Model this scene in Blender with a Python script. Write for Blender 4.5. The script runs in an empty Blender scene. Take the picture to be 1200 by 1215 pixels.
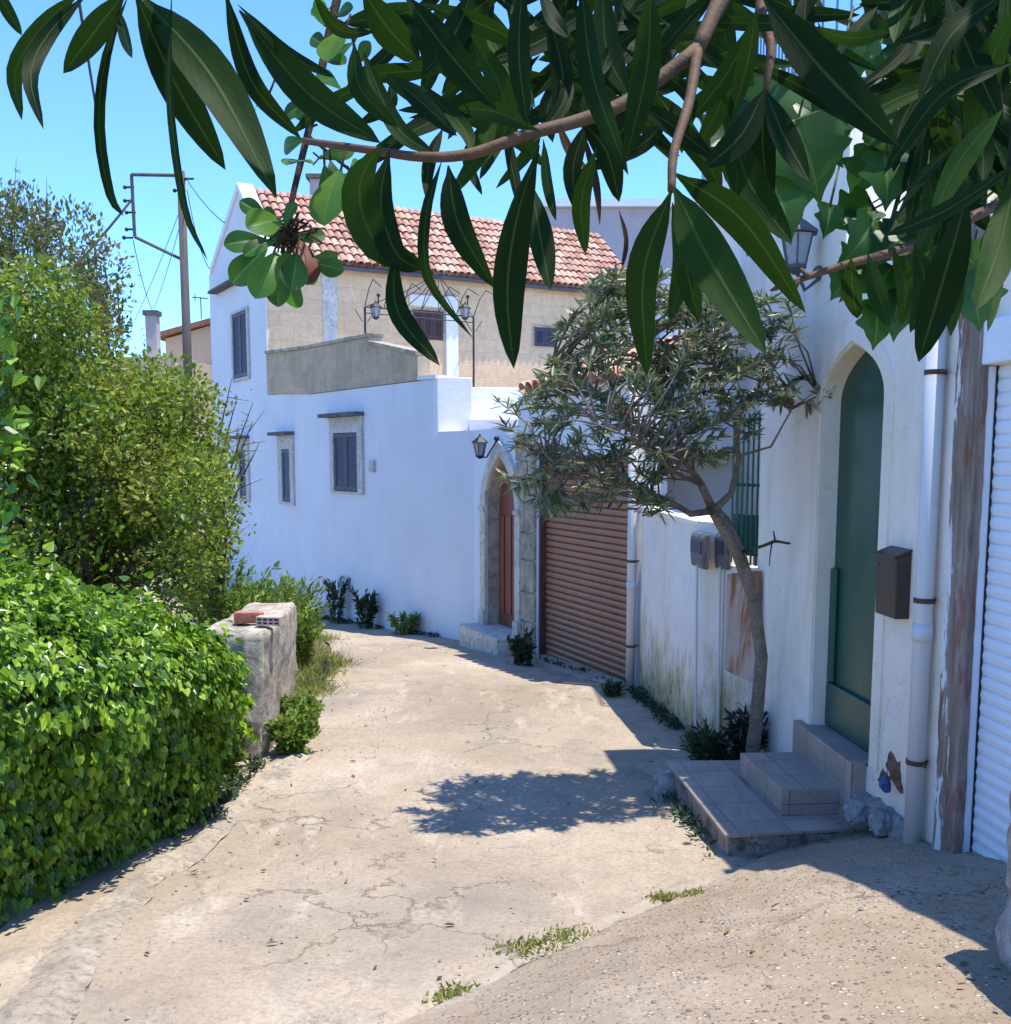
import bpy, bmesh, math, random
import numpy as np
from mathutils import Vector, noise
from mathutils.geometry import tessellate_polygon

random.seed(7)
RNG = np.random.default_rng(11)
SC = bpy.context.scene
COL = SC.collection
LIFT = 1.75                      # eye height: the numbers below count heights from the eye

# ------------------------------------------------------------------ survey of the place
F, PY = 1200.0, 680.0
TH = math.atan(140 / 1200)
CT, ST = math.cos(TH), math.sin(TH)


def ray(px, py):
    a = (px - 600) / F
    b = (PY - py) / F
    return (a, CT + b * ST, -ST + b * CT)


def at(px, py, Y):
    r = ray(px, py)
    k = Y / r[1]
    return Vector((r[0] * k, Y, r[2] * k))


KN = [(-8, -1.3), (0, -1.75), (5.45, -2.27), (7, -2.38), (10.5, -2.45), (12.7, -2.56), (14.5, -2.73),
      (17, -2.95), (20, -3.18), (28, -3.5), (60, -3.8), (400, -5)]
KY = np.array([k[0] for k in KN], float)
KZ = np.array([k[1] for k in KN], float)


def gz(Y):
    return float(np.interp(Y, KY, KZ))


def apron_h(X, Y):
    d = ((X + .25) * 1.5 - (Y - 3.7) * 1.4) / 2.05
    if d <= 0 or Y > 6.4:
        return 0.0
    return .375 * (1 - math.exp(-(d / .85) ** 1.3)) + .016 * min(1, d / .05)


def gnd(X, Y):
    return gz(Y) + apron_h(X, Y)


def G(px, py):
    r = ray(px, py)
    lo, hi = .5, 60
    for _ in range(50):
        m = (lo + hi) / 2
        if r[2] / r[1] * m > gz(m):
            lo = m
        else:
            hi = m
    return at(px, py, lo)


# ------------------------------------------------------------------ mesh helpers
WLOC = {}


class MB:
    def __init__(s):
        s.v = []
        s.f = []

    def add(s, vs, fs):
        o = len(s.v)
        s.v.extend([tuple(p) for p in vs])
        s.f.extend([tuple(i + o for i in f) for f in fs])
        return s

    def box(s, lo, hi):
        x0, y0, z0 = lo
        x1, y1, z1 = hi
        return s.hexa8([(x0, y0, z0), (x1, y0, z0), (x1, y1, z0), (x0, y1, z0),
                        (x0, y0, z1), (x1, y0, z1), (x1, y1, z1), (x0, y1, z1)])

    def hexa8(s, c):
        return s.add(c, [(3, 2, 1, 0), (4, 5, 6, 7), (0, 1, 5, 4), (1, 2, 6, 5), (2, 3, 7, 6), (3, 0, 4, 7)])

    def prism(s, poly, z0, z1):
        n = len(poly)
        z0f = z0 if callable(z0) else (lambda x, y: z0)
        z1f = z1 if callable(z1) else (lambda x, y: z1)
        vs = [(x, y, z0f(x, y)) for x, y in poly] + [(x, y, z1f(x, y)) for x, y in poly]
        fs = [tuple(range(n - 1, -1, -1)), tuple(range(n, 2 * n))]
        fs += [(i, (i + 1) % n, n + (i + 1) % n, n + i) for i in range(n)]
        return s.add(vs, fs)

    def tube(s, pts, rad, n=8, cap=True, flat=1.0):
        pts = [Vector(p) for p in pts]
        if not hasattr(rad, '__len__'):
            rad = [rad] * len(pts)
        vs, fs = [], []
        ref = None
        for i, p in enumerate(pts):
            t = (pts[min(i + 1, len(pts) - 1)] - pts[max(i - 1, 0)])
            t = t.normalized() if t.length > 1e-9 else Vector((0, 0, 1))
            if ref is None:
                ref = Vector((1, 0, 0)) if abs(t.x) < .8 else Vector((0, 1, 0))
            a = (ref - t * ref.dot(t)).normalized()
            b = t.cross(a)
            ref = a
            for k in range(n):
                w = 2 * math.pi * k / n
                vs.append(p + (a * math.cos(w) + b * math.sin(w) * flat) * rad[i])
        for i in range(len(pts) - 1):
            for k in range(n):
                fs.append((i * n + k, i * n + (k + 1) % n, (i + 1) * n + (k + 1) % n, (i + 1) * n + k))
        if cap:
            fs.append(tuple(range(n - 1, -1, -1)))
            fs.append(tuple((len(pts) - 1) * n + k for k in range(n)))
        return s.add(vs, fs)

    def rough(s, c8, n=(8, 8, 8), amp=.02, sc=3.0, seed=0.0, amp2=0.0, sc2=14.0, rnd=0.0):
        """a hexahedron with worn, uneven faces"""
        c = [Vector(p) for p in c8]
        nx, ny, nz = n
        idx = {}
        vs, fs = [], []
        cen = sum(c, Vector()) / 8

        def pt(i, j, k):
            key = (i, j, k)
            if key in idx:
                return idx[key]
            u, v, w = i / nx, j / ny, k / nz
            b = (c[0].lerp(c[1], u)).lerp(c[3].lerp(c[2], u), v)
            t = (c[4].lerp(c[5], u)).lerp(c[7].lerp(c[6], u), v)
            p = b.lerp(t, w)
            if rnd:
                e = sum(1 for q in (u, v, w) if q in (0, 1))
                if e >= 2:
                    p = p.lerp(cen, rnd * (e - 1))
            q = p * sc + Vector((seed, seed * .7, -seed))
            d = noise.noise_vector(q) * amp
            if amp2:
                d += noise.noise_vector(p * sc2 + Vector((seed, 0, 0))) * amp2
            idx[key] = len(vs)
            vs.append(p + d)
            return idx[key]
        for k in (0, nz):
            for i in range(nx):
                for j in range(ny):
                    q = [pt(i, j, k), pt(i + 1, j, k), pt(i + 1, j + 1, k), pt(i, j + 1, k)]
                    fs.append(tuple(q if k else q[::-1]))
        for j in (0, ny):
            for i in range(nx):
                for k in range(nz):
                    q = [pt(i, j, k), pt(i + 1, j, k), pt(i + 1, j, k + 1), pt(i, j, k + 1)]
                    fs.append(tuple(q if j == 0 else q[::-1]))
        for i in (0, nx):
            for j in range(ny):
                for k in range(nz):
                    q = [pt(i, j, k), pt(i, j + 1, k), pt(i, j + 1, k + 1), pt(i, j, k + 1)]
                    fs.append(tuple(q[::-1] if i == 0 else q))
        return s.add(vs, fs)

    def ball(s, c, r, seg=10, ring=6, amp=0, sc=4, sq=(1, 1, 1)):
        vs, fs = [], []
        c = Vector(c)
        for i in range(ring + 1):
            a = math.pi * i / ring
            for k in range(seg):
                b = 2 * math.pi * k / seg
                d = Vector((math.sin(a) * math.cos(b) * sq[0], math.sin(a) * math.sin(b) * sq[1], math.cos(a) * sq[2])) * r
                if amp:
                    d *= 1 + amp * noise.noise((c + d) * sc)
                vs.append(c + d)
        for i in range(ring):
            for k in range(seg):
                fs.append((i * seg + k, (i + 1) * seg + k, (i + 1) * seg + (k + 1) % seg, i * seg + (k + 1) % seg))
        return s.add(vs, fs)

    def build(s, name, mat, parent=None, loc=None, smooth=False, bevel=0, fix=True):
        return mk(name, s.v, s.f, mat, parent, loc, smooth, bevel, fix)


def mk(name, v, f, mat, parent=None, loc=None, smooth=False, bevel=0, fix=False, attrs=None):
    me = bpy.data.meshes.new(name)
    if parent is not None:
        base = WLOC[parent.name]
    else:
        base = Vector(loc) if loc is not None else Vector()
    va = np.asarray(v, float).reshape(-1, 3) - np.array(base)[None, :]
    me.from_pydata(va.tolist(), [], f)
    me.materials.append(mat)
    if attrs:
        for k, a in attrs.items():
            at_ = me.attributes.new(k, 'FLOAT', 'POINT')
            at_.data.foreach_set('value', np.asarray(a, np.float32))
    if fix:
        bm = bmesh.new()
        bm.from_mesh(me)
        bmesh.ops.remove_doubles(bm, verts=bm.verts, dist=1e-5)
        bmesh.ops.recalc_face_normals(bm, faces=bm.faces)
        bm.to_mesh(me)
        bm.free()
    if smooth:
        me.polygons.foreach_set('use_smooth', [True] * len(me.polygons))
    o = bpy.data.objects.new(name, me)
    COL.objects.link(o)
    if parent is not None:
        o.parent = parent
    else:
        o.location = base
    WLOC[o.name] = base
    if bevel:
        b = o.modifiers.new('bevel', 'BEVEL')
        b.width = bevel
        b.segments = 2
        b.limit_method = 'ANGLE'
    return o


def tag(o, label=None, cat=None, group=None, kind=None):
    if label:
        o['label'] = label
    if cat:
        o['category'] = cat
    if group:
        o['group'] = group
    if kind:
        o['kind'] = kind
    return o


def thing(name, label, cat, loc, group=None):
    o = bpy.data.objects.new(name, None)
    o.empty_display_size = .1
    COL.objects.link(o)
    o.location = Vector(loc)
    WLOC[o.name] = Vector(loc)
    return tag(o, label, cat, group)


class Wall:
    """an upright plane through two plan points; u runs along it, n out of it towards the lane"""

    def __init__(s, p0, p1):
        s.o = Vector((p0[0], p0[1]))
        d = Vector((p1[0], p1[1])) - s.o
        s.len = d.length
        s.d = d.normalized()
        n = Vector((s.d.y, -s.d.x))
        if n.dot(-s.o) < 0:
            n = -n
        s.n = n

    def P(s, u, z, n=0):
        p = s.o + s.d * u + s.n * n
        return Vector((p.x, p.y, z))

    def hit(s, px, py, n=0):
        r = ray(px, py)
        q = s.o + s.n * n
        k = q.dot(s.n) / (r[0] * s.n.x + r[1] * s.n.y)
        p = Vector((r[0] * k, r[1] * k))
        return ((p - s.o).dot(s.d), r[2] * k)

    def box(s, mb, u0, u1, z0, z1, n0, n1):
        mb.hexa8([s.P(u0, z0, n1), s.P(u1, z0, n1), s.P(u1, z0, n0), s.P(u0, z0, n0),
                  s.P(u0, z1, n1), s.P(u1, z1, n1), s.P(u1, z1, n0), s.P(u0, z1, n0)])
        return mb

    def panel(s, mb, outer, holes=(), n0=0.0, n1=-.3):
        loops = [outer] + list(holes)
        flat = [p for l in loops for p in l]
        tris = tessellate_polygon([[Vector((u, z, 0)) for u, z in l] for l in loops])
        N = len(flat)
        vs = [s.P(u, z, n0) for u, z in flat] + [s.P(u, z, n1) for u, z in flat]
        fs = [tuple(t) for t in tris] + [tuple(N + i for i in t[::-1]) for t in tris]
        k = 0
        for l in loops:
            m = len(l)
            for i in range(m):
                a, b = k + i, k + (i + 1) % m
                fs.append((a, b, N + b, N + a))
            k += m
        return mb.add(vs, fs)


def arch(u0, u1, z0, zs, za, n=12):
    um, w = (u0 + u1) / 2, abs(u1 - u0) / 2
    sgn = 1 if u1 > u0 else -1
    pts = [(u0, z0), (u0, zs)]
    for i in range(1, n):
        t = i / n
        pts.append((um - sgn * w * (1 - t ** 2.2) ** .90, zs + (za - zs) * t))
    pts.append((um, za))
    for i in range(n - 1, 0, -1):
        t = i / n
        pts.append((um + sgn * w * (1 - t ** 2.2) ** .90, zs + (za - zs) * t))
    pts += [(u1, zs), (u1, z0)]
    return pts


# ------------------------------------------------------------------ materials
class NT:
    def __init__(s, name):
        s.m = bpy.data.materials.new(name)
        s.m.use_nodes = True
        s.t = s.m.node_tree
        s.b = s.t.nodes['Principled BSDF']
        s.out = s.t.nodes['Material Output']
        s._co = None

    def n(s, typ, ins=None, **props):
        nd = s.t.nodes.new(typ)
        for k, v in props.items():
            setattr(nd, k, v)
        for k, v in (ins or {}).items():
            s.set(nd, k, v)
        return nd

    def set(s, nd, k, v):
        i = nd.inputs[k]
        if isinstance(v, bpy.types.NodeSocket):
            s.t.links.new(v, i)
        elif isinstance(v, bpy.types.Node):
            s.t.links.new(v.outputs[0], i)
        else:
            if hasattr(i.default_value, '__len__') and len(i.default_value) == 4 and len(v) == 3:
                v = (*v, 1)
            i.default_value = v

    def co(s):
        if s._co is None:
            s._co = s.n('ShaderNodeNewGeometry').outputs['Position']
        return s._co

    def scaled(s, sc):
        return s.n('ShaderNodeVectorMath', {0: s.co(), 1: sc}, operation='MULTIPLY').outputs[0]

    def noise(s, scale, detail=5, rough=.6, vec=None, dist=0.0):
        nd = s.n('ShaderNodeTexNoise', {'Vector': vec if vec is not None else s.co(), 'Scale': scale, 'Detail': detail, 'Roughness': rough, 'Distortion': dist})
        return nd.outputs['Fac']

    def ramp(s, fac, stops, interp='LINEAR'):
        nd = s.n('ShaderNodeValToRGB', {'Fac': fac})
        cr = nd.color_ramp
        cr.interpolation = interp
        while len(cr.elements) < len(stops):
            cr.elements.new(.5)
        for e, (p, c) in zip(cr.elements, stops):
            e.position = p
            if not hasattr(c, '__len__'):
                c = (c, c, c)
            e.color = (*c, 1)
        return nd.outputs['Color']

    def mix(s, fac, a, b, mode='MIX'):
        nd = s.n('ShaderNodeMix', None, data_type='RGBA', blend_type=mode)
        s.set(nd, 0, fac)
        s.set(nd, 6, a)
        s.set(nd, 7, b)
        return nd.outputs[2]

    def math(s, op, a, b=0.0, clamp=False):
        nd = s.n('ShaderNodeMath', {0: a, 1: b}, operation=op)
        nd.use_clamp = clamp
        return nd.outputs[0]

    def z(s):
        return s.n('ShaderNodeSeparateXYZ', {0: s.co()}).outputs[2]

    def bump(s, h, strength=.4, dist=.02, prev=None):
        ins = {'Height': h, 'Strength': strength, 'Distance': dist}
        if prev is not None:
            ins['Normal'] = prev
        return s.n('ShaderNodeBump', ins).outputs[0]

    def fin(s, col, rough=.85, nrm=None, spec=.25, metal=0):
        s.set(s.b, 'Base Color', col)
        s.set(s.b, 'Roughness', rough)
        s.b.inputs['Specular IOR Level'].default_value = spec
        s.b.inputs['Metallic'].default_value = metal
        if nrm is not None:
            s.set(s.b, 'Normal', nrm)
        return s.m


def m_plain(name, col, rough=.6, var=.25, sc=9, bump=.15, spec=.3, metal=0, streak=False):
    t = NT(name)
    vec = t.scaled((sc, sc, sc * .15)) if streak else t.scaled((sc, sc, sc))
    f = t.noise(1.0, 6, .65, vec)
    c = t.ramp(f, [(.3, tuple(x * (1 - var) for x in col)), (.7, tuple(min(1, x * (1 + var * .6)) for x in col))])
    b = t.bump(t.noise(sc * 6, 4, .6), bump, .004)
    return t.fin(c, rough, b, spec, metal)


def m_plaster(name, col, stain=.25, flake=0.0, damp=None, coarse=1.0, age=0.0):
    """limewashed render: uneven coats, hairline marks, run-off streaks, flaked patches, damp foot"""
    t = NT(name)
    big = t.noise(.9, 5, .6)
    mid = t.noise(4.5, 8, .7, dist=.4)
    c = t.ramp(big, [(.3, tuple(x * .9 for x in col)), (.7, col)])
    if age:
        coat = t.ramp(t.noise(1, 6, .62, t.scaled((1.5, 1.5, .55)), dist=.6), [(.46, 0), (.62, 1)])
        c = t.mix(t.math('MULTIPLY', coat, age), c, (col[0] * .86, col[1] * .80, col[2] * .66))
        grey = t.ramp(t.noise(1.9, 7, .66, dist=.4), [(.52, 0), (.66, 1)])
        c = t.mix(t.math('MULTIPLY', grey, age * .6), c, tuple(x * .72 for x in col))
        hv = t.n('ShaderNodeVectorMath', {0: t.co(), 1: t.n('ShaderNodeVectorMath', {0: t.n('ShaderNodeTexNoise', {'Vector': t.co(), 'Scale': 3.1, 'Detail': 7.0, 'Roughness': .7}).outputs['Color'], 1: (.6, .6, .9)}, operation='MULTIPLY').outputs[0]}, operation='ADD').outputs[0]
        hl = t.n('ShaderNodeTexVoronoi', {'Vector': hv, 'Scale': .9, 'Randomness': 1.0}, feature='DISTANCE_TO_EDGE').outputs['Distance']
        hm = t.math('MULTIPLY', t.ramp(hl, [(.001, 1), (.005, 0)]), t.ramp(t.noise(1.3, 3, .5), [(.47, 0), (.58, 1)]))
        c = t.mix(t.math('MULTIPLY', hm, min(1, age * 1.1)), c, (.30, .27, .23))
    streak = t.noise(1, 7, .7, t.scaled((4.5, 4.5, .7)), dist=.5)
    c = t.mix(t.math('MULTIPLY', t.ramp(streak, [(.5, 0), (.78, 1)]), stain), c, (.42, .39, .33), 'MULTIPLY')
    spots = t.ramp(t.noise(14, 6, .75), [(.60, 0), (.72, 1)])
    c = t.mix(t.math('MULTIPLY', spots, stain * .8), c, (.34, .30, .25))
    if flake:
        fl = t.ramp(t.noise(2.4, 9, .72, dist=.6), [(.60 - .12 * flake, 0), (.62 - .12 * flake, 1)])
        c = t.mix(t.math('MULTIPLY', fl, .75), c, (.47, .44, .38))
    if damp:
        z0, hgt, dcol = damp
        k = t.math('DIVIDE', t.math('SUBTRACT', t.z(), z0 + LIFT), hgt)
        k = t.math('SUBTRACT', 1.0, k)
        k = t.math('ADD', k, t.math('MULTIPLY', t.math('SUBTRACT', t.noise(1, 7, .7, t.scaled((4.5, 4.5, 2.2))), .5), 2.1))
        c = t.mix(t.math('MULTIPLY', t.ramp(k, [(.25, 0), (.75, 1)]), .85), c, dcol)
        k2 = t.math('MULTIPLY', t.ramp(k, [(.7, 0), (1.1 / 1.2, 1)]), t.ramp(t.noise(11, 5, .7), [(.45, 0), (.6, 1)]))
        c = t.mix(t.math('MULTIPLY', k2, .8), c, (.07, .065, .05))
    b = t.bump(mid, .35 * coarse, .03)
    b = t.bump(t.noise(38, 5, .65), .3 * coarse, .006, b)
    return t.fin(c, .93, b, .12)


def m_concrete():
    t = NT('lane_concrete')
    apr = t.n('ShaderNodeAttribute', attribute_name='apron').outputs['Fac']
    n1 = t.noise(.55, 6, .6, dist=.3)
    n2 = t.noise(2.2, 7, .7, dist=.5)
    n3 = t.noise(38, 6, .75)
    c = t.ramp(n1, [(.32, (.31, .25, .175)), (.5, (.405, .33, .24)), (.68, (.49, .41, .305))])
    c = t.mix(t.ramp(n2, [(.50, 0), (.70, .55)]), c, (.22, .195, .165))
    c = t.mix(t.ramp(t.noise(.42, 5, .6, dist=.4), [(.52, 0), (.64, .55)]), c, (.19, .175, .155))
    c = t.mix(t.ramp(t.noise(3.4, 6, .7), [(.60, 0), (.70, .45)]), c, (.40, .29, .18))
    # pale worn smears along the lane
    sm = t.noise(1, 7, .7, t.scaled((3.2, 1.1, 1)), dist=.3)
    c = t.mix(t.ramp(sm, [(.55, 0), (.68, .65)]), c, (.54, .475, .37))
    c = t.mix(t.ramp(n3, [(.33, .6), (.56, 0)]), c, (.19, .16, .125))
    # grains of aggregate
    vg = t.n('ShaderNodeTexVoronoi', {'Vector': t.co(), 'Scale': 44.0, 'Randomness': 1.0})
    gcell = t.n('ShaderNodeSeparateColor', {0: vg.outputs['Color']})
    gr = t.ramp(t.math('ADD', t.math('ADD', vg.outputs['Distance'], t.math('MULTIPLY', gcell.outputs[1], .45)), t.math('MULTIPLY', t.noise(90, 4, .6), .25)), [(.44, 1), (.70, 0)])
    grc = t.mix(t.n('ShaderNodeSeparateColor', {0: vg.outputs['Color']}).outputs[0], (.12, .095, .07), (.60, .51, .39))
    ga = t.math('ADD', t.math('MULTIPLY', apr, .85), t.math('MULTIPLY', t.ramp(t.noise(1.5, 4, .6), [(.45, 0), (.65, .4)]), 1.0))
    c = t.mix(t.math('MULTIPLY', apr, t.ramp(t.noise(1.2, 5, .6), [(.35, .15), (.6, .6)])), c, (.27, .20, .13))
    c = t.mix(t.math('MULTIPLY', gr, ga, True), c, grc)
    # broken lip where the apron was poured against the lane
    sd_ = t.math('ADD', t.n('ShaderNodeAttribute', attribute_name='seam').outputs['Fac'], t.math('MULTIPLY', t.math('SUBTRACT', t.noise(5, 7, .7), .5), .16))
    on = t.ramp(t.noise(1.7, 4, .6), [(.40, 0), (.52, 1)])
    lip = t.math('MULTIPLY', t.ramp(t.math('ABSOLUTE', t.math('ADD', sd_, .035)), [(.02, 1), (.06, 0)]), on)
    gap = t.math('MULTIPLY', t.ramp(t.math('ABSOLUTE', t.math('SUBTRACT', sd_, .02)), [(.004, 1), (.018, 0)]), on)
    c = t.mix(t.math('MULTIPLY', t.math('MULTIPLY', lip, t.ramp(t.noise(4, 5, .7), [(.4, .15), (.62, 1)])), .55), c, (.43, .375, .295))
    c = t.mix(t.math('MULTIPLY', gap, .85), c, (.06, .045, .03))
    # pits and leaf crumbs
    vp = t.n('ShaderNodeTexVoronoi', {'Vector': t.co(), 'Scale': 9.0, 'Randomness': 1.0}).outputs['Distance']
    pit = t.math('MULTIPLY', t.ramp(vp, [(.04, 1), (.09, 0)]), t.ramp(t.noise(3.1, 3, .5), [(.5, 0), (.56, 1)]))
    c = t.mix(t.math('MULTIPLY', pit, .7), c, (.10, .075, .05))
    # cracks
    wv = t.n('ShaderNodeVectorMath', {0: t.co(), 1: t.n('ShaderNodeVectorMath', {0: t.n('ShaderNodeTexNoise', {'Vector': t.co(), 'Scale': 2.3, 'Detail': 7.0, 'Roughness': .65}).outputs['Color'], 1: (.8, .8, .8)}, operation='MULTIPLY').outputs[0]}, operation='ADD').outputs[0]
    cr = t.n('ShaderNodeTexVoronoi', {'Vector': wv, 'Scale': .62, 'Randomness': 1.0}, feature='DISTANCE_TO_EDGE').outputs['Distance']
    cr2 = t.n('ShaderNodeTexVoronoi', {'Vector': wv, 'Scale': 2.3, 'Randomness': 1.0}, feature='DISTANCE_TO_EDGE').outputs['Distance']
    cmask = t.ramp(t.noise(.8, 4, .6), [(.42, 0), (.55, 1)])
    ck = t.math('MULTIPLY', t.ramp(cr, [(.001, 1), (.006, 0)]), cmask)
    ck2 = t.math('MULTIPLY', t.ramp(cr2, [(.002, 1), (.009, 0)]), t.ramp(t.noise(1.1, 4, .6), [(.60, 0), (.70, .8)]))
    ckk = t.math('MAXIMUM', ck, t.math('MULTIPLY', ck2, .7))
    c = t.mix(t.math('MULTIPLY', ckk, .32), c, (.12, .095, .075))
    h = t.math('ADD', t.math('MULTIPLY', n2, .5), t.math('MULTIPLY', n3, .35))
    h = t.math('ADD', h, t.math('MULTIPLY', t.math('MULTIPLY', gr, ga), .9))
    h = t.math('SUBTRACT', h, t.math('MULTIPLY', ckk, .8))
    h = t.math('SUBTRACT', t.math('ADD', h, t.math('MULTIPLY', lip, .8)), t.math('MULTIPLY', gap, 1.5))
    b = t.bump(t.noise(7, 7, .7), .45, .03)
    b = t.bump(h, .75, .014, b)
    return t.fin(c, .94, b, .12)


def m_stone(name, col, dark=.5, moss=None, sc=1.0, bump=.8):
    t = NT(name)
    n1 = t.noise(2.1 * sc, 7, .68, dist=.5)
    n2 = t.noise(9 * sc, 8, .72, dist=.3)
    c = t.ramp(n1, [(.3, tuple(x * dark for x in col)), (.52, col), (.7, tuple(min(.9, x * 1.25) for x in col))])
    c = t.mix(t.ramp(n2, [(.35, .65), (.52, 0)]), c, tuple(x * .35 for x in col))
    if moss:
        c = t.mix(t.math('MULTIPLY', t.ramp(t.noise(3.3 * sc, 7, .7), [(.52, 0), (.62, 1)]), .7), c, moss)
    b = t.bump(n2, bump, .03)
    b = t.bump(t.noise(45 * sc, 5, .7), .5, .008, b)
    return t.fin(c, .95, b, .1)


def m_ashlar(name, wall, bw, bh, c1, c2, mortar, stain=.5):
    """coursed soft limestone, laid along the given wall direction"""
    t = NT(name)
    d = wall.d
    u = t.n('ShaderNodeVectorMath', {0: t.co(), 1: (d.x, d.y, 0)}, operation='DOT_PRODUCT').outputs['Value']
    v = t.n('ShaderNodeCombineXYZ', {0: u, 1: t.z(), 2: 0.0})
    w = t.n('ShaderNodeVectorMath', {0: t.n('ShaderNodeTexNoise', {'Vector': t.co(), 'Scale': 3.0, 'Detail': 4.0}).outputs['Color'], 1: (.06, .06, 0)}, operation='MULTIPLY')
    vv = t.n('ShaderNodeVectorMath', {0: v.outputs[0], 1: w.outputs[0]}, operation='ADD')
    br = t.n('ShaderNodeTexBrick', {'Vector': vv.outputs[0], 'Color1': c1, 'Color2': c2, 'Mortar': mortar, 'Scale': 1.0,
                                    'Mortar Size': .012, 'Mortar Smooth': .5, 'Bias': 0.0, 'Brick Width': bw, 'Row Height': bh})
    c = t.mix(t.ramp(t.noise(1.3, 7, .7, dist=.5), [(.42, 0), (.7, stain)]), br.outputs['Color'], tuple(x * .55 for x in c1))
    c = t.mix(t.ramp(t.noise(8, 7, .75), [(.4, .35), (.6, 0)]), c, tuple(x * .6 for x in c2))
    c = t.mix(t.ramp(t.noise(1, 6, .7, t.scaled((4, 4, .6))), [(.55, 0), (.75, stain)]), c, (.24, .22, .19))
    h = t.math('ADD', t.math('MULTIPLY', br.outputs['Fac'], -.6), t.math('MULTIPLY', t.noise(18, 6, .7), .6))
    return t.fin(c, .95, t.bump(h, .5, .015), .1)


def m_leaf(name, cols, trans=.35, rough=.45, midrib=None, spec=.35, tcol=None, under=None, pos=None, tint=1.0):
    t = NT(name)
    r = t.n('ShaderNodeAttribute', attribute_name='rnd').outputs['Fac']
    c = t.ramp(r, cols)
    if pos:
        scale, lo, hi, col2 = pos
        c = t.mix(t.ramp(t.noise(scale, 3, .5), [(lo, 0), (hi, 1)]), c, col2)
    if midrib:
        mr = t.n('ShaderNodeAttribute', attribute_name='mid').outputs['Fac']
        le = t.n('ShaderNodeAttribute', attribute_name='len').outputs['Fac']
        rib = t.ramp(mr, [(.03, 1), (.10, 0)])
        sv = t.math('SINE', t.math('MULTIPLY', t.math('SUBTRACT', le, t.math('MULTIPLY', mr, .045)), 420.0))
        c = t.mix(t.math('MULTIPLY', t.ramp(sv, [(.5, 0), (1, 1)]), .03), c, midrib)
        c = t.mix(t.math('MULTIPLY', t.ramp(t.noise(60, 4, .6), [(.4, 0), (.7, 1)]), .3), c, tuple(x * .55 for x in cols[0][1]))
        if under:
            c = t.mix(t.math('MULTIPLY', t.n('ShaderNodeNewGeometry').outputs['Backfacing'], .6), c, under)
        c = t.mix(t.math('MULTIPLY', rib, .8), c, midrib)
    b = t.b
    t.set(b, 'Base Color', c)
    b.inputs['Roughness'].default_value = rough
    b.inputs['Specular IOR Level'].default_value = spec
    if midrib:
        t.set(b, 'Normal', t.bump(t.math('ADD', rib, t.math('MULTIPLY', sv, .03)), .25, .002))
    tl = t.n('ShaderNodeBsdfTranslucent')
    t.set(tl, 'Color', t.mix(.6, c, tcol if tcol else cols[-1][1]))
    ms = t.n('ShaderNodeMixShader', {0: trans})
    t.t.links.new(b.outputs[0], ms.inputs[1])
    t.t.links.new(tl.outputs[0], ms.inputs[2])
    t.t.links.new(ms.outputs[0], t.out.inputs['Surface'])
    return t.m


def m_peel(name):
    t = NT(name)
    g = t.noise(1, 7, .7, t.scaled((16, 16, 1.4)))
    wood = t.ramp(g, [(.3, (.10, .07, .05)), (.5, (.25, .19, .15)), (.7, (.36, .30, .25))])
    rust = t.ramp(t.noise(5, 5, .7, t.scaled((1.4, 1.4, .5))), [(.55, 0), (.62, 1)])
    wood = t.mix(t.math('MULTIPLY', rust, .6), wood, (.22, .06, .03))
    p = t.noise(1, 9, .72, t.scaled((14, 14, 2.2)), dist=.3)
    uu = t.n('ShaderNodeVectorMath', {0: t.co(), 1: (WN.d.x, WN.d.y, 0)}, operation='DOT_PRODUCT').outputs['Value']
    uu = t.math('MULTIPLY', t.math('SUBTRACT', uu, WN.o.dot(WN.d) + .045), 7.0)
    low = t.math('MULTIPLY', t.math('SUBTRACT', .3, t.z()), .35)
    p = t.math('ADD', t.math('ADD', p, t.math('MULTIPLY', uu, .22)), t.math('MULTIPLY', low, .12))
    pk = t.ramp(p, [(.52, 0), (.54, 1)])
    c = t.mix(pk, wood, (.68, .67, .64))
    b = t.bump(pk, .8, .004)
    b = t.bump(g, .5, .006, b)
    return t.fin(c, .85, b, .2)


def m_rust():
    t = NT('rusted_sheet')
    s = t.noise(1, 7, .7, t.scaled((7, 7, .9)), dist=.6)
    c = t.ramp(s, [(.32, (.16, .07, .035)), (.46, (.36, .15, .06)), (.54, (.45, .33, .25)), (.68, (.52, .42, .35))])
    return t.fin(c, .8, t.bump(s, .3, .004), .3)


def m_tile():
    t = NT('roof_terracotta')
    r = t.n('ShaderNodeAttribute', attribute_name='rnd').outputs['Fac']
    c = t.ramp(r, [(0, (.36, .17, .11)), (.45, (.52, .27, .18)), (.8, (.62, .37, .26)), (1, (.66, .46, .35))])
    c = t.mix(t.ramp(t.noise(6, 6, .7), [(.45, 0), (.7, .55)]), c, (.50, .42, .35))
    c = t.mix(t.ramp(t.noise(15, 6, .7), [(.3, .5), (.5, 0)]), c, (.18, .10, .07))
    return t.fin(c, .9, t.bump(t.noise(40, 4, .6), .3, .004), .15)


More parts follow.
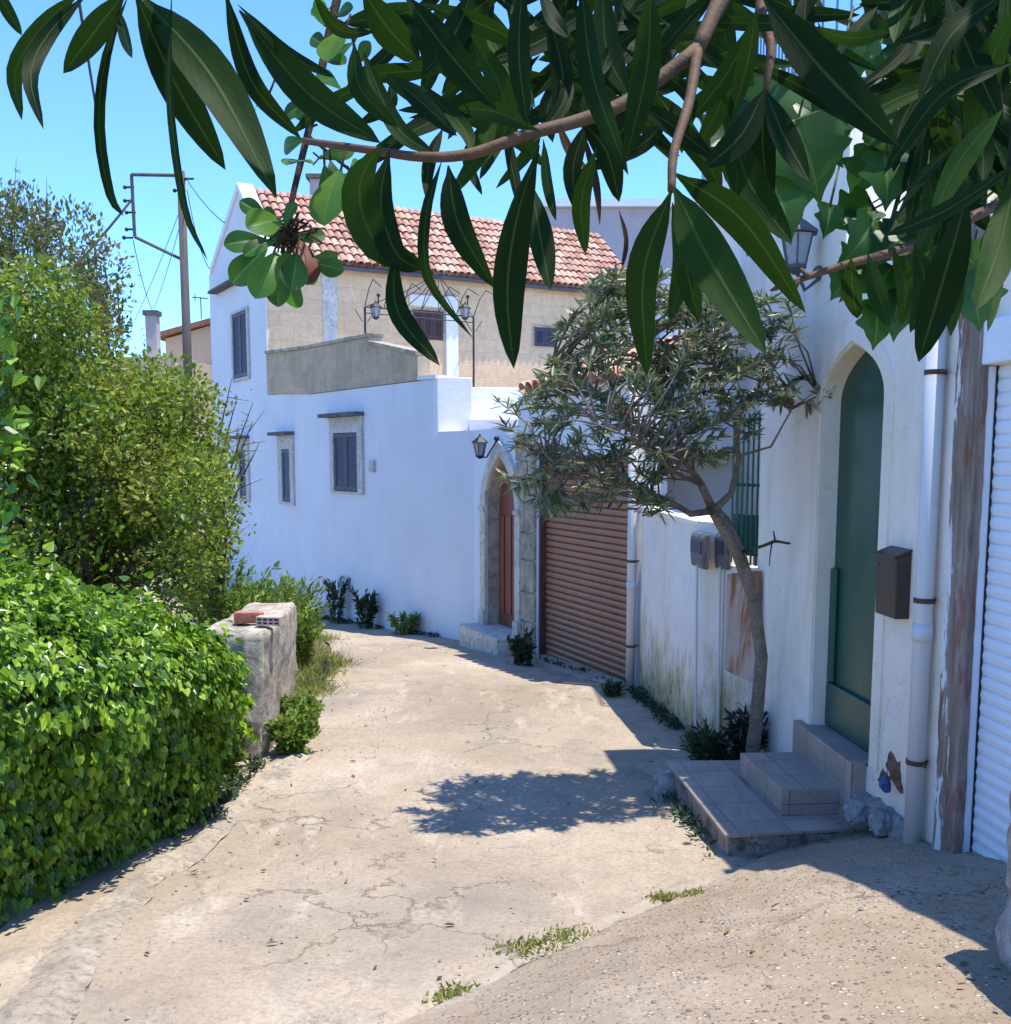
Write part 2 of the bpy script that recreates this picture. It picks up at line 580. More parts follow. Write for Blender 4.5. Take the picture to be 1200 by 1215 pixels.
def m_floor_tile(name, wall):
    t = NT(name)
    d, n = wall.d, wall.n
    u = t.n('ShaderNodeVectorMath', {0: t.co(), 1: (d.x, d.y, 0)}, operation='DOT_PRODUCT').outputs['Value']
    w = t.n('ShaderNodeVectorMath', {0: t.co(), 1: (n.x, n.y, 0)}, operation='DOT_PRODUCT').outputs['Value']
    nd_ = t.n('ShaderNodeVectorMath', {0: t.n('ShaderNodeNewGeometry').outputs['True Normal'], 1: (d.x, d.y, 0)}, operation='DOT_PRODUCT').outputs['Value']
    end = t.math('GREATER_THAN', t.math('ABSOLUTE', nd_), .7)
    zz = t.math('ADD', w, t.math('MULTIPLY', t.z(), t.math('SUBTRACT', 1.0, end)))
    u = t.math('ADD', t.math('MULTIPLY', u, t.math('SUBTRACT', 1.0, end)), t.math('MULTIPLY', t.z(), end))
    v = t.n('ShaderNodeCombineXYZ', {0: zz, 1: u, 2: 0.0})
    br = t.n('ShaderNodeTexBrick', {'Vector': v.outputs[0], 'Color1': (.42, .325, .26), 'Color2': (.31, .245, .20), 'Mortar': (.13, .11, .095), 'Scale': 1.0,
                                    'Mortar Size': .004, 'Mortar Smooth': .1, 'Bias': 0.0, 'Brick Width': .31, 'Row Height': .31}, offset=0.0)
    c = t.mix(t.ramp(t.noise(1, 6, .6, t.scaled((30, 4, 30))), [(.4, 0), (.65, .5)]), br.outputs['Color'], (.21, .175, .155))
    c = t.mix(t.ramp(t.noise(3, 6, .7), [(.5, 0), (.7, .4)]), c, (.42, .39, .35))
    return t.fin(c, .55, t.bump(br.outputs['Fac'], -.3, .003), .35)


M = {}
M['road'] = m_concrete()
M['soil'] = m_stone('dry_soil', (.30, .25, .18), .6, (.13, .15, .05), 1.0, .6)
M['kerb'] = m_stone('kerb_concrete', (.49, .42, .325), .7, None, 2.6, .9)
M['white'] = m_plaster('white_render', (.74, .745, .755), .08, 0, (-3.1, .32, (.46, .44, .40)), .8, .16)
M['white_clean'] = m_plaster('white_render_clean', (.80, .80, .81), .12)
M['white_old'] = m_plaster('white_limewash_old', (.92, .84, .73), .24, 0, None, 1.4, .55)
M['white_damp'] = m_plaster('white_limewash_damp', (.86, .80, .72), .16, .0, (-2.45, 1.05, (.36, .33, .15)), 1.6, .5)
M['cream'] = m_plaster('cream_reveal', (.84, .77, .62), .2, 0, None, 1.2, .45)
M['lilac'] = m_plaster('pale_lilac_render', (.50, .42, .41), .2)
M['beige_far'] = m_plaster('ochre_render', (.58, .44, .30), .3)
M['surround'] = m_stone('limestone_surround', (.66, .60, .50), .85, None, 1.6, .3)
M['frame_stone'] = m_stone('pale_window_surround', (.58, .55, .49), .85, None, 2.0, .2)
M['quoin'] = m_stone('soft_quoin_stone', (.47, .41, .31), .55, None, 1.5, .7)
M['oldpillar'] = m_stone('worn_concrete', (.54, .475, .385), .66, (.20, .19, .15), 1.7, .9)
M['whitepillar'] = m_stone('limewashed_rubble', (.56, .53, .47), .6, (.30, .29, .24), 2.0, .9)
M['rock'] = m_stone('grey_limestone', (.40, .39, .37), .5, None, 3.0, .9)
M['bare'] = m_stone('bare_brick_and_mortar', (.27, .17, .11), .5, (.12, .07, .05), 3.0, .9)
M['slate'] = m_stone('dark_slate_ledge', (.16, .15, .15), .6, None, 3.0, .4)
M['tile'] = m_tile()
M['tileflat'] = m_plain('terracotta_bed', (.30, .15, .10), .9, .4, 7)
M['brick'] = m_plain('red_brick', (.42, .16, .10), .9, .35, 14, .4)
M['brickpale'] = m_plain('pale_hollow_brick', (.52, .40, .32), .9, .3, 14, .4)
M['dark'] = m_plain('painted_gap_shade', (.015, .015, .017), .7, .2)
M['shutter_dk'] = m_plain('dark_shutter_paint', (.075, .065, .085), .55, .2, 6, .1)
M['shutter_brn'] = m_plain('brown_shutter_paint', (.10, .055, .05), .6, .3, 6, .1)
M['brown_roll'] = m_plain('brown_roller_slats', (.38, .175, .09), .5, .16, 3, .06, .35, 0, True)
M['white_roll'] = m_plain('white_roller_slats', (.78, .80, .83), .4, .06, 3, .05, .4)
M['reddoor'] = m_plain('red_brown_door_paint', (.27, .075, .045), .5, .3, 6, .15, .3, 0, True)
M['greendoor'] = m_plain('dark_green_door_paint', (.018, .085, .058), .38, .25, 5, .12, .4, 0, True)
M['greeniron'] = m_plain('green_iron_paint', (.02, .10, .075), .5, .4, 18, .2, .4)
M['greenmesh'] = m_plain('green_plastic_sheet', (.02, .11, .08), .6, .3, 20, .2, .3)
M['iron'] = m_plain('black_iron', (.03, .03, .032), .5, .4, 25, .2, .4, .4)
M['mail'] = m_plain('dark_brown_metal', (.055, .035, .03), .4, .25, 12, .08, .45)
M['pipe'] = m_plain('grey_white_pvc', (.62, .62, .61), .45, .12, 5, .06, .35, 0, True)
M['greymetal'] = m_plain('grey_meter_plastic', (.13, .13, .125), .5, .25, 8, .08, .35)
M['rustclip'] = m_plain('rusty_clip', (.13, .07, .05), .75, .5, 40, .3, .3, .3)
M['rust'] = m_rust()
M['pole'] = m_plain('weathered_pole', (.11, .095, .085), .85, .35, 6, .3, .2, 0, True)
M['cable'] = m_plain('black_cable', (.02, .02, .022), .6, .2, 20, .05)
M['glass'] = m_plain('lantern_glass', (.32, .33, .34), .15, .2, 30, .02, .5)
M['bluebag'] = m_plain('blue_plastic', (.04, .09, .22), .35, .3, 20, .2, .4)
M['barkpale'] = m_stone('oleander_bark', (.30, .235, .18), .55, None, 5, .7)
M['bark'] = m_stone('brown_bark', (.13, .095, .065), .5, None, 6, .8)
M['twig'] = m_plain('young_twig_bark', (.115, .065, .034), .7, .35, 60, .3)
M['stemgreen'] = m_plain('green_stem', (.10, .12, .035), .6, .35, 60, .2)
M['fence'] = m_plain('blue_green_rail_paint', (.10, .20, .28), .45, .2, 10, .05)
M['blueled'] = m_plain('lead_grey_gutter', (.10, .09, .10), .6, .2, 10, .1)

M['ivy'] = m_leaf('ivy_leaf', [(0, (.03, .085, .008)), (.4, (.105, .215, .012)), (.75, (.22, .38, .016)), (1, (.36, .50, .03))], .34, .33, spec=.5, tcol=(.22, .40, .02))
M['shrub'] = m_leaf('yellow_green_leaf', [(0, (.045, .095, .012)), (.4, (.12, .205, .02)), (.75, (.23, .32, .025)), (1, (.38, .38, .05))], .36, .45, spec=.35, tcol=(.34, .40, .04),
                   pos=(.9, .52, .66, (.24, .18, .03)))
M['shrub2'] = m_leaf('grey_green_leaf', [(0, (.06, .085, .025)), (.6, (.13, .165, .04)), (1, (.21, .23, .06))], .3, .5, spec=.3, pos=(.8, .50, .62, (.24, .135, .04)))
M['weed'] = m_leaf('weed_leaf', [(0, (.07, .13, .02)), (.6, (.15, .25, .035)), (1, (.28, .36, .07))], .35, .55, spec=.2)
M['grass'] = m_leaf('grass_blade', [(0, (.13, .17, .03)), (.6, (.23, .28, .05)), (1, (.40, .36, .14))], .35, .6, spec=.2)
M['darkweed'] = m_leaf('dark_weed_leaf', [(0, (.028, .05, .024)), (.7, (.05, .085, .04)), (1, (.085, .125, .055))], .25, .55, spec=.2)
M['oldl'] = m_leaf('oleander_leaf', [(0, (.075, .10, .052)), (.55, (.15, .185, .09)), (.9, (.27, .30, .14)), (1, (.34, .28, .14))], .22, .36, spec=.5, tcol=(.16, .20, .06))
M['dryl'] = m_leaf('dry_dark_leaf', [(0, (.035, .03, .028)), (.6, (.07, .05, .045)), (1, (.06, .09, .04))], .15, .6, spec=.2)
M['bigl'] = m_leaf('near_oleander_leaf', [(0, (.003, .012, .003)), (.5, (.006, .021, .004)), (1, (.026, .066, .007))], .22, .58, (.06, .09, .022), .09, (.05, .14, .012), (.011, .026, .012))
M['vinel'] = m_leaf('vine_leaf', [(0, (.010, .042, .008)), (.5, (.020, .075, .012)), (1, (.05, .15, .02))], .30, .42, (.14, .25, .07), .35, (.12, .36, .03), (.05, .13, .03))
M['roundl'] = m_leaf('round_leaf', [(0, (.010, .034, .004)), (.5, (.020, .062, .005)), (.8, (.065, .15, .010)), (1, (.12, .22, .015))], .38, .42, (.12, .24, .06), .4, (.14, .42, .03), (.06, .16, .03))
M['dryl2'] = m_leaf('withered_oleander_leaf', [(0, (.035, .02, .012)), (1, (.07, .04, .02))], .12, .7, (.10, .07, .04), .1)
M['litter'] = m_leaf('dead_leaf', [(0, (.07, .045, .02)), (.6, (.17, .11, .05)), (1, (.28, .21, .10))], .1, .7, spec=.1)
M['redl'] = m_leaf('withered_red_leaf', [(0, (.14, .03, .02)), (1, (.2, .05, .03))], .3, .5, (.2, .08, .05), .3)

# ------------------------------------------------------------------ leaf batches


def unit(a):
    return a / np.maximum(np.linalg.norm(a, axis=-1, keepdims=True), 1e-9)


SHAPES = {
    'rhomb': ([(0, 0, 0), (.5, .45, 1), (0, 1, 0), (-.5, .45, 1)], [(0, 1, 2), (0, 2, 3)]),
    'oval': ([(0, 0, 0), (.42, .25, 1), (.46, .6, 1), (0, 1, 0), (-.46, .6, 1), (-.42, .25, 1)], [(0, 1, 2, 3), (0, 3, 4, 5)]),
    'lance': ([(0, 0, 0), (.5, .32, 1), (.38, .68, 1), (0, 1, 0), (-.38, .68, 1), (-.5, .32, 1)], [(0, 1, 2, 3), (0, 3, 4, 5)]),
    'heart': ([(0, .08, 0), (.30, -.06, 1), (.52, .20, 1), (.34, .62, 1), (0, 1.05, 0), (-.34, .62, 1), (-.52, .20, 1), (-.30, -.06, 1)],
              [(0, 1, 2, 3, 4), (0, 4, 5, 6, 7)]),
    'blade': ([(-.5, 0, 0), (.5, 0, 0), (.35, .5, .6), (0, 1, 2.2), (-.35, .5, .6)], [(0, 1, 2, 4), (4, 2, 3)]),
}


def leaves(C, D, N, L, W, shape='rhomb', fold=.25):
    C = np.asarray(C, float)
    D = unit(np.asarray(D, float))
    N = np.asarray(N, float)
    S = unit(np.cross(D, N))
    N = np.cross(S, D)
    n = len(C)
    L = np.broadcast_to(L, n)
    W = np.broadcast_to(W, n)
    prof, fs = SHAPES[shape]
    vs = np.zeros((n, len(prof), 3))
    for i, (a, b, c) in enumerate(prof):
        vs[:, i] = C + S * (a * W)[:, None] + D * (b * L)[:, None] + N * (c * fold * W * .5)[:, None]
    k = len(prof)
    faces = []
    for i in range(n):
        o = i * k
        for f in fs:
            faces.append(tuple(o + j for j in f))
    r = np.repeat(RNG.random(n), k)
    return vs.reshape(-1, 3), faces, r


def leaf_obj(name, parts, mat, parent=None, loc=None):
    V, Fa, R = [], [], []
    o = 0
    for v, f, r in parts:
        V.append(v)
        Fa += [tuple(i + o for i in q) for q in f]
        R.append(r)
        o += len(v)
    return mk(name, np.concatenate(V), Fa, mat, parent, loc, attrs={'rnd': np.concatenate(R)})


def sph(n):
    return unit(RNG.normal(size=(n, 3)))


def cloud(clumps, dens, L, W, shape, up=.35, hang=0.0, lvar=.35, fold=.25, inner=.45, squash=1.0):
    """leaves through the outer volume of overlapping leaf clumps"""
    C, D, N = [], [], []
    for c, r in clumps:
        n = max(6, int(dens * r * r))
        d = sph(n)
        rr = r * (inner + (1.05 - inner) * RNG.random(n) ** .6)
        p = np.array(c)[None] + d * rr[:, None] * np.array([1, 1, squash])
        C.append(p)
        D.append(unit(d * .7 + sph(n) * .8 + np.array([0, 0, up - hang])))
        N.append(unit(d * .5 + sph(n) * .75 + np.array([0, 0, .55])))
    C, D, N = map(np.concatenate, (C, D, N))
    n = len(C)
    s = 1 + lvar * (RNG.random(n) * 2 - 1)
    return leaves(C, D, N, L * s, W * s, shape, fold)


# ------------------------------------------------------------------ GROUND AND LANE
def build_ground():
    ys = list(np.linspace(-30, 0, 9)) + list(np.linspace(1, 30, 40)) + [36, 45, 60, 90, 140, 220, 400]
    xs = [-400, -200, -90, -45, -25, -15] + list(np.linspace(-11, 11, 34)) + [15, 25, 45, 90, 200, 400]
    v = [(x, y, gz(y) - .09 + (.05 * noise.noise(Vector((x * .6, y * .6, 0))) if abs(x) < 12 else 0) - (.0 if abs(x) < 12 else .1)) for y in ys for x in xs]
    n = len(xs)
    f = [(j * n + i, j * n + i + 1, (j + 1) * n + i + 1, (j + 1) * n + i) for j in range(len(ys) - 1) for i in range(n - 1)]
    tag(mk('ground', v, f, M['soil'], smooth=True), kind='structure')
    # lane
    lx = [(-2, -2.2), (3.5, -2.35), (5, -2.42), (7.3, -2.2), (9.6, -2.12), (12.7, -2.2), (15, -2.65), (17.3, -3.35), (19.5, -5.0), (22, -7.2), (26, -10.5)]
    LY, LX = zip(*lx)
    ys = []
    y = 1.2
    while y < 26:
        ys.append(y)
        y += .028 + .0085 * max(0, y - 2)
    nx = 150
    v, f, a, se = [], [], [], []
    for y in ys:
        x0 = float(np.interp(y, LY, LX))
        x1 = float(np.interp(y, [0, 5, 8, 10.5, 13, 15, 18, 20, 22, 26], [3.0, 2.6, 2.2, 1.8, .9, -.2, -1.8, -3.2, -4.6, -6.6]))
        for i in range(nx + 1):
            x = x0 + (x1 - x0) * i / nx
            ah = apron_h(x, y)
            p = Vector((x, y, 0))
            h = .012 * noise.noise(p * 1.7) + .006 * noise.noise(p * 6 + Vector((3, 1, 0))) + .022 * noise.noise(p * .5)
            h += (.010 * noise.noise(p * 11) + .012 * noise.noise(p * 5)) * min(1, ah * 6)
            # settled seam along the apron's edge
            d = ((x + .25) * 1.5 - (y - 3.7) * 1.4) / 2.05 + .05 * noise.noise(p * 3)
            if y < 6.4:
                h -= .03 * math.exp(-(d / .035) ** 2) * (.4 + .6 * max(0, noise.noise(p * 2.3 + Vector((9, 0, 0))) + .4))
            edge = min(1, (x - x0) / .25)
            v.append((x, y, gz(y) + ah + h - .05 * (1 - edge)))
            a.append(min(1, max(0, d * 5)) if y < 6.4 else 0)
            se.append(max(-1, min(1, d)) if y < 6.4 else -1)
    m = nx + 1
    f = [(j * m + i, j * m + i + 1, (j + 1) * m + i + 1, (j + 1) * m + i) for j in range(len(ys) - 1) for i in range(nx)]
    tag(mk('road', v, f, M['road'], smooth=True, attrs={'apron': a, 'seam': se}), kind='structure')
    # rough ridge of old concrete along the left edge
    pts = [(-40, 1330), (35, 1215), (70, 1155), (140, 1075), (185, 1035), (235, 1005), (280, 955), (330, 920), (352, 895)]
    pp = [G(*p) for p in pts]
    mb = MB()
    vs, fs = [], []
    rows = []
    for i in range(len(pp) - 1):
        for k in range(9):
            rows.append(pp[i].lerp(pp[i + 1], k / 9))
    for i, p in enumerate(rows):
        t = (rows[min(i + 1, len(rows) - 1)] - rows[max(0, i - 1)]).normalized()
        s = Vector((t.y, -t.x, 0))
        w = .085 + .05 * noise.noise(p * 2.6)
        hh = (.018 + .03 * noise.noise(p * 1.6 + Vector((5, 0, 0))))
        for (a_, b_) in ((-1.3, -.05), (-1, .25), (-.6, .8), (0, 1.0), (.6, .75), (1, .2), (1.35, -.06)):
            q = p + s * (a_ * w)
            q = q + Vector((0, 0, gz(q.y) - q.z + .006 + b_ * hh)) + noise.noise_vector(q * 13) * .014 + noise.noise_vector(q * 4) * .02
            vs.append(q)
    for i in range(len(rows) - 1):
        for k in range(6):
            fs.append((i * 7 + k, i * 7 + k + 1, (i + 1) * 7 + k + 1, (i + 1) * 7 + k))
    mb.add(vs, fs)
    tag(mb.build('kerb', M['kerb'], smooth=True, fix=False), kind='structure')


build_ground()

# ------------------------------------------------------------------ WHITE HOUSE (left back)
P_D = (-.24, 14.0)          # foot of the doorway's left jamb
P_W1 = (-.46, 14.64)
P_B = (-3.75, 19.5)
A0 = (-5.03, 21.7)
B0 = (-7.34, 25.7)
WA = Wall(P_W1, P_B)
WB = Wall(P_B, B0)
fd = Vector((-(B0[1] - A0[1]), (B0[0] - A0[0]))).normalized()
if fd.x < 0:
    fd = -fd
F1 = (A0[0] + fd.x * 9.6, A0[1] + fd.y * 9.6)
WF = Wall(A0, F1)
ashl = m_ashlar('sandstone_blocks', WF, .62, .30, (.84, .58, .35), (.76, .52, .31), (.70, .50, .32), .25)
ashl2 = m_ashlar('grey_parapet_blocks', WA, .48, .34, (.60, .46, .30), (.49, .38, .25), (.64, .50, .34), .55)

house = thing('white_house', 'two storey white house with tiled roof at the far bend of the lane', 'house', (A0[0], A0[1], gz(A0[1])))
zT = WA.hit(440, 459)[1]
# lower walls
mb = MB()
uT0, zt0 = WA.hit(519, 450)
zl0 = WA.hit(525, 512)[1]
ub1, zb1 = WB.hit(320, 468)
uA = (Vector(A0) - WB.o).dot(WB.d)
LA = WA.len
WA.panel(mb, [(-.0, -3.4), (LA, -3.4), (LA, zT), (uT0, zT), (uT0, zl0), (0, zl0)], (), 0, -.35)
uRt = WA.len
eR = WB.hit(320, 293)
eL = WB.hit(252, 325)
rg = WB.hit(284, 226)
WB.panel(mb, [(0, -3.6), (WB.len, -3.6), (WB.len, eL[1]), (rg[0], rg[1]), (uA, eR[1]), (uA, zb1), (0, zT)], (), 0, -.35)
mb.build('wall', M['white'], house)
# upper storey facade of coursed stone
mb = MB()
zE = eR[1]
mbp = WF.panel(mb, [(.02, .6), (WF.len, .6), (WF.len, zE - .02), (.02, zE - .02)], (), 0, -.4)
mb.build('facade', ashl, house)
mb = MB()
u = WF.hit(390, 380)[0]
WF.box(mb, u - .13, u + .2, .9, zE - .25, 0, .012)
mb.build('wall_patch', M['frame_stone'], house)
# terrace floor and the body behind
mb = MB()
mb.prism([(P_W1[0] + .1, P_W1[1] + 1.5), (2.6, 17.4), (4.4, 24.5), (A0[0] + .5, A0[1] + .1), (P_B[0] + .35, P_B[1] + .1)], .5, .78)
mb.build('terrace_floor', M['white_clean'], house)


def parapet():
    m_ = MB()
    c_ = MB()
    u1, z1 = WA.hit(440, 400)
    z1b = WA.hit(441, 409)[1]
    u2, z2 = WA.hit(497, 422)
    ua, za = WB.hit(320.5, 419)
    zz = WB.hit(320.5, 467)[1]
    WB.panel(m_, [(0, zT + .01), (uA, zb1 + .01), (uA, za), (0, z1 + .12 * 0 + .03)], (), .02, -.2)
    WA.panel(m_, [(u2, zT + .01), (LA, zT + .01), (LA, z1 + .03), (u1, z1), (u1, z1b), (u2, z2)], (), .02, -.2)
    WB.box(c_, -.04, uA, 0, 0, 0, 0) if False else None
    WB.panel(c_, [(0, z1 + .032), (uA, za + .002), (uA + .03, za + .07), (0, z1 + .10)], (), .06, -.24)
    WA.panel(c_, [(u1, z1 + .002), (LA, z1 + .032), (LA, z1 + .10), (u1 - .03, z1 + .07)], (), .06, -.24)
    WA.panel(c_, [(u2, z2 + .002), (u1 - .002, z1b + .002), (u1 - .002, z1b + .07), (u2, z2 + .07)], (), .06, -.24)
    p = m_.build('parapet', ashl2, house)
    c_.build('coping', M['quoin'], p, bevel=.01)
    # thin white coping on the wall to the right of the parapet
    w_ = MB()
    WA.panel(w_, [(uT0, zT + .002), (u2 - .01, zT + .012), (u2 - .01, zT + .07), (uT0, zT + .06)], (), .035, -.3)
    w_.build('wall_coping', M['white_clean'], house)


parapet()


# roof
def tiled_roof(parent, o, e, s, le, ls, name='roof', pitch=.21, run=.36, seed=1):
    """barrel tiles in courses over a plane: o corner at the eave, e along it, s up the slope"""
    rnd = random.Random(seed)
    nrm = e.cross(s).normalized()
    if nrm.z < 0:
        nrm = -nrm
    V, Fa, R = [], [], []
    nc, nr = int(le / pitch), int(ls / run) + 1
    for c in range(nc):
        for r in range(nr):
            jit = Vector((0, 0, rnd.uniform(-.008, .008)))
            rv = rnd.random()
            for kind in (0, 1):
                base = o + e * ((c + .25 + .5 * kind) * pitch + rnd.uniform(-.008, .008)) + s * (r * run - .06 - .03 * kind) + jit
                b = len(V)
                for (t, rad, lift) in ((0, .098, .030), (run + .05, .078, .008)):
                    for k in range(7):
                        w = math.pi * k / 6
                        up = math.sin(w) * rad if kind else -math.sin(w) * rad * .6 + .02
                        V.append(base + s * min(t, ls - r * run + .06) + e * (-math.cos(w) * rad) + nrm * (up + lift + (.035 if kind else .02)))
                        R.append(rv)
                for k in range(6):
                    Fa.append((b + k, b + k + 1, b + 7 + k + 1, b + 7 + k))
    ro = mk(name, [tuple(p) for p in V], Fa, M['tile'], parent, attrs={'rnd': R})
    return ro


E0 = WB.P(uA, zE, 0)
R0 = WB.P(rg[0], rg[1], 0)
L0 = WB.P(eL[0], eL[1], 0)
e3 = Vector((fd.x, fd.y, 0))
sl = (R0 - E0)
mb = MB()
LE = 9.6
E0o = E0 - sl.normalized() * .28
for (p, q) in ((E0o, R0), (L0, R0)):
    d_ = Vector((0, 0, .05))
    mb.hexa8([p, p + e3 * LE, q + e3 * LE, q, p + d_, p + e3 * LE + d_, q + e3 * LE + d_, q + d_])
roof = mb.build('roof', M['tileflat'], house)
t_ = tiled_roof(house, E0o + Vector((0, 0, .03)) + e3 * .30, e3, sl.normalized(), LE - .3, sl.length + .26, 'roof_tiles', .175, .30)
mb = MB()      # back gable, gutter, white verge
mb.tube([E0o + e3 * .1 + Vector((0, 0, -.04)), E0o + e3 * LE + Vector((0, 0, -.04))], .06, 8)
mb.build('gutter', M['blueled'], house)
mb = MB()
for p in (E0o, L0):
    n_ = Vector((0, 0, 1))
    mb.hexa8([p - e3 * .05, p + e3 * .30, R0 + e3 * .30, R0 - e3 * .05,
              p - e3 * .05 + n_ * .17, p + e3 * .30 + n_ * .17, R0 + e3 * .30 + n_ * .17, R0 - e3 * .05 + n_ * .17])
mb.build('verge', M['white_clean'], house)
mb = MB()
u0, z0 = WB.hit(257, 348)
u1, z1 = WB.hit(284, 346)
WB.box(mb, u1, u0, z0 - .03, z0 + .03, 0, .22)
mb.build('ledge', M['slate'], house)
# chimney of the house, showing over the ridge
cp = R0 + e3 * 2.6
mb = MB()
cx = at(391, 222, cp.y + .8)
mb.box((cx.x - .42, cx.y - .3, cx.z - 1.8), (cx.x + .42, cx.y + .3, cx.z + .12))
ch = mb.build('chimney', M['lilac'], house)
mb = MB()
mb.box((cx.x - .5, cx.y - .38, cx.z + .125), (cx.x + .5, cx.y + .38, cx.z + .22))
mb.build('chimney_cap', M['slate'], ch)


def shuttered(wall, x0, y0, x1, y1, sx0, sy0, sx1, sy1, leafs, lintel=True, top_blank=True, mat='shutter_dk', frame='frame_stone'):
    """stone surround, slatted shutter leaves, slate ledge: pixel rectangles on a wall"""
    ua, za = wall.hit(x0, y0)
    ub, zb = wall.hit(x1, y1)
    ua, ub = min(ua, ub), max(ua, ub)
    sa, ta = wall.hit(sx0, sy0)
    sb, tb = wall.hit(sx1, sy1)
    sa, sb = min(sa, sb), max(sa, sb)
    m1 = MB()
    hole = [(sa, tb), (sb, tb), (sb, ta), (sa, ta)]
    wall.panel(m1, [(ua, zb), (ub, zb), (ub, za), (ua, za)], [hole], .045, .001)
    fr = m1.build('window_frame', M[frame], house)
    m2 = MB()
    g = .012
    w = (sb - sa - g * (leafs + 1)) / leafs
    for i in range(leafs):
        a = sa + g + i * (w + g)
        st = min(.06, w * .2)
        wall.box(m2, a, a + st, tb + g, ta - g, .008, .03)
        wall.box(m2, a + w - st, a + w, tb + g, ta - g, .008, .03)
        wall.box(m2, a + st, a + w - st, ta - g - .07, ta - g, .008, .03)
        wall.box(m2, a + st, a + w - st, tb + g, tb + g + .07, .008, .03)
        n = max(6, int((ta - tb) / .06))
        for k in range(n):
            z = tb + .08 + (ta - tb - .16) * (k + .5) / n
            h = (ta - tb - .16) / n * .5
            m2.hexa8([wall.P(a + st, z - h, .026), wall.P(a + w - st, z - h, .026), wall.P(a + w - st, z - h + .004, .02), wall.P(a + st, z - h + .004, .02),
                      wall.P(a + st, z + h - .006, .012), wall.P(a + w - st, z + h - .006, .012), wall.P(a + w - st, z + h, .009), wall.P(a + st, z + h, .009)])
    sh = m2.build('shutter', M[mat], house)
    m3 = MB()
    wall.box(m3, sa - .001, sb + .001, tb - .001, ta + .001, .001, .006)
    m3.build('shade_plate', M['dark'], sh)  # near-black plate on the solid wall; its colour stands for shade behind slats
    if lintel:
        m4 = MB()
        wall.box(m4, ua - .02, ub + .16, za + .002, za + .07, .0, .20)
        m4.build('window_ledge', M['slate'], house)


shuttered(WA, 393, 496, 433, 587, 397.5, 514, 427, 584, 2)
shuttered(WB, 331, 517, 351, 600, 336, 533, 347, 596, 1)
shuttered(WB, 282.5, 521, 298, 596, 285, 534, 294.5, 592, 1)
shuttered(WB, 275, 372, 298, 449, 277, 374, 296, 446, 2, False)
shuttered(WF, 488, 366, 527, 405, 489, 367, 525.5, 404, 3, False, mat='shutter_brn', frame='quoin')
shuttered(WF, 632, 386, 660, 413, 633, 388, 659, 412, 2, False, mat='shutter_dk', frame='quoin')
mb = MB()      # white door jamb on the terrace
u0 = WF.hit(528, 400)[0]
u1 = WF.hit(542, 400)[0]
WF.box(mb, u0, u1, .8, WF.hit(535, 352)[1], .001, .09)
WF.box(mb, WF.hit(486, 400)[0], u0 - .003, WF.hit(500, 363)[1], WF.hit(500, 350)[1], .001, .05)
mb.build('door_jamb', M['white_clean'], house, bevel=.01)
mb = MB()      # house number plate
u0, z0 = WA.hit(441, 546)
u1, z1 = WA.hit(446, 560)
WA.box(mb, min(u0, u1), max(u0, u1), z1, z0, .001, .06)
mb.build('wall_vent', M['frame_stone'], house, bevel=.01)

# white block at the end of the terrace wall
mb = MB()
q0 = WA.P(uT0, 0, .01)
q0 = Vector(P_W1) + Vector((-.16, .10))
q1 = WA.P(uT0, 0)
zt = zT + .03
bx = [(q1.x - .004, q1.y - .01), (q1.x + .52, q1.y + .16), (q1.x + .36, q1.y + .75), (q1.x - .3, q1.y + .5)]
mb.prism(bx, zl0 - .1, zt)
mb.build('terrace_pillar', M['white_clean'], house, bevel=.015)
# little white flight of steps up to the terrace
mb = MB()
for k in range(5):
    a = at(556 + 1, 505 - 9.5 * k, 15.5 + .28 * k)
    b = at(626, 505 - 9.5 * k, 15.7 + .28 * k)
    mb.prism([(a.x, a.y), (b.x, b.y), (b.x, b.y + .5), (a.x, a.y + .5)], a.z - .5, a.z + .105)
mb.build('terrace_steps', M['white_clean'], house, bevel=.012)

# wrought iron pergola on the terrace
pg = thing('pergola', 'thin black wrought iron arbour on the terrace in front of the stone facade', 'pergola', (-1.5, 20.5, .78))
mb = MB()
pa, pb = WF.hit(433, 365), WF.hit(562, 378)


def TF(px, py, n):
    u_, z_ = WF.hit(px, py, n)
    return WF.P(u_, z_, n)


nn = 1.6
p1, p2 = TF(433, 364, nn), TF(562, 376, nn)
f1, f2 = Vector((p1.x, p1.y, .8)), Vector((p2.x, p2.y, .8))
bk1, bk2 = TF(452, 340, .05), TF(590, 352, .05)
for a in (p1, p2):
    mb.tube([(a.x, a.y, .8), a], .022, 6)
mb.tube([p1, p2], .016, 6)
mb.tube([p1 + Vector((0, 0, -.12)), p2 + Vector((0, 0, -.12))], .012, 6)
top = TF(520, 325, .4)
for k in range(7):
    a = p1.lerp(p2, k / 6)
    b = bk1.lerp(bk2, k / 6)
    m_ = a.lerp(b, .5) + Vector((0, 0, .35))
    mb.tube([a, a.lerp(m_, .5) + Vector((0, 0, .08)), m_, b], .011, 5)
    mb.tube([a, a.lerp(top, .5) + Vector((0, 0, -.06)), top], .010, 5)
for a in (p1, p2):
    for s_ in (-1, 1):
        mb.tube([a + e3 * (.05 * s_) + Vector((0, 0, -.3)), a + e3 * (.22 * s_) + Vector((0, 0, -.06))], .008, 5)
mb.build('frame', M['iron'], pg)


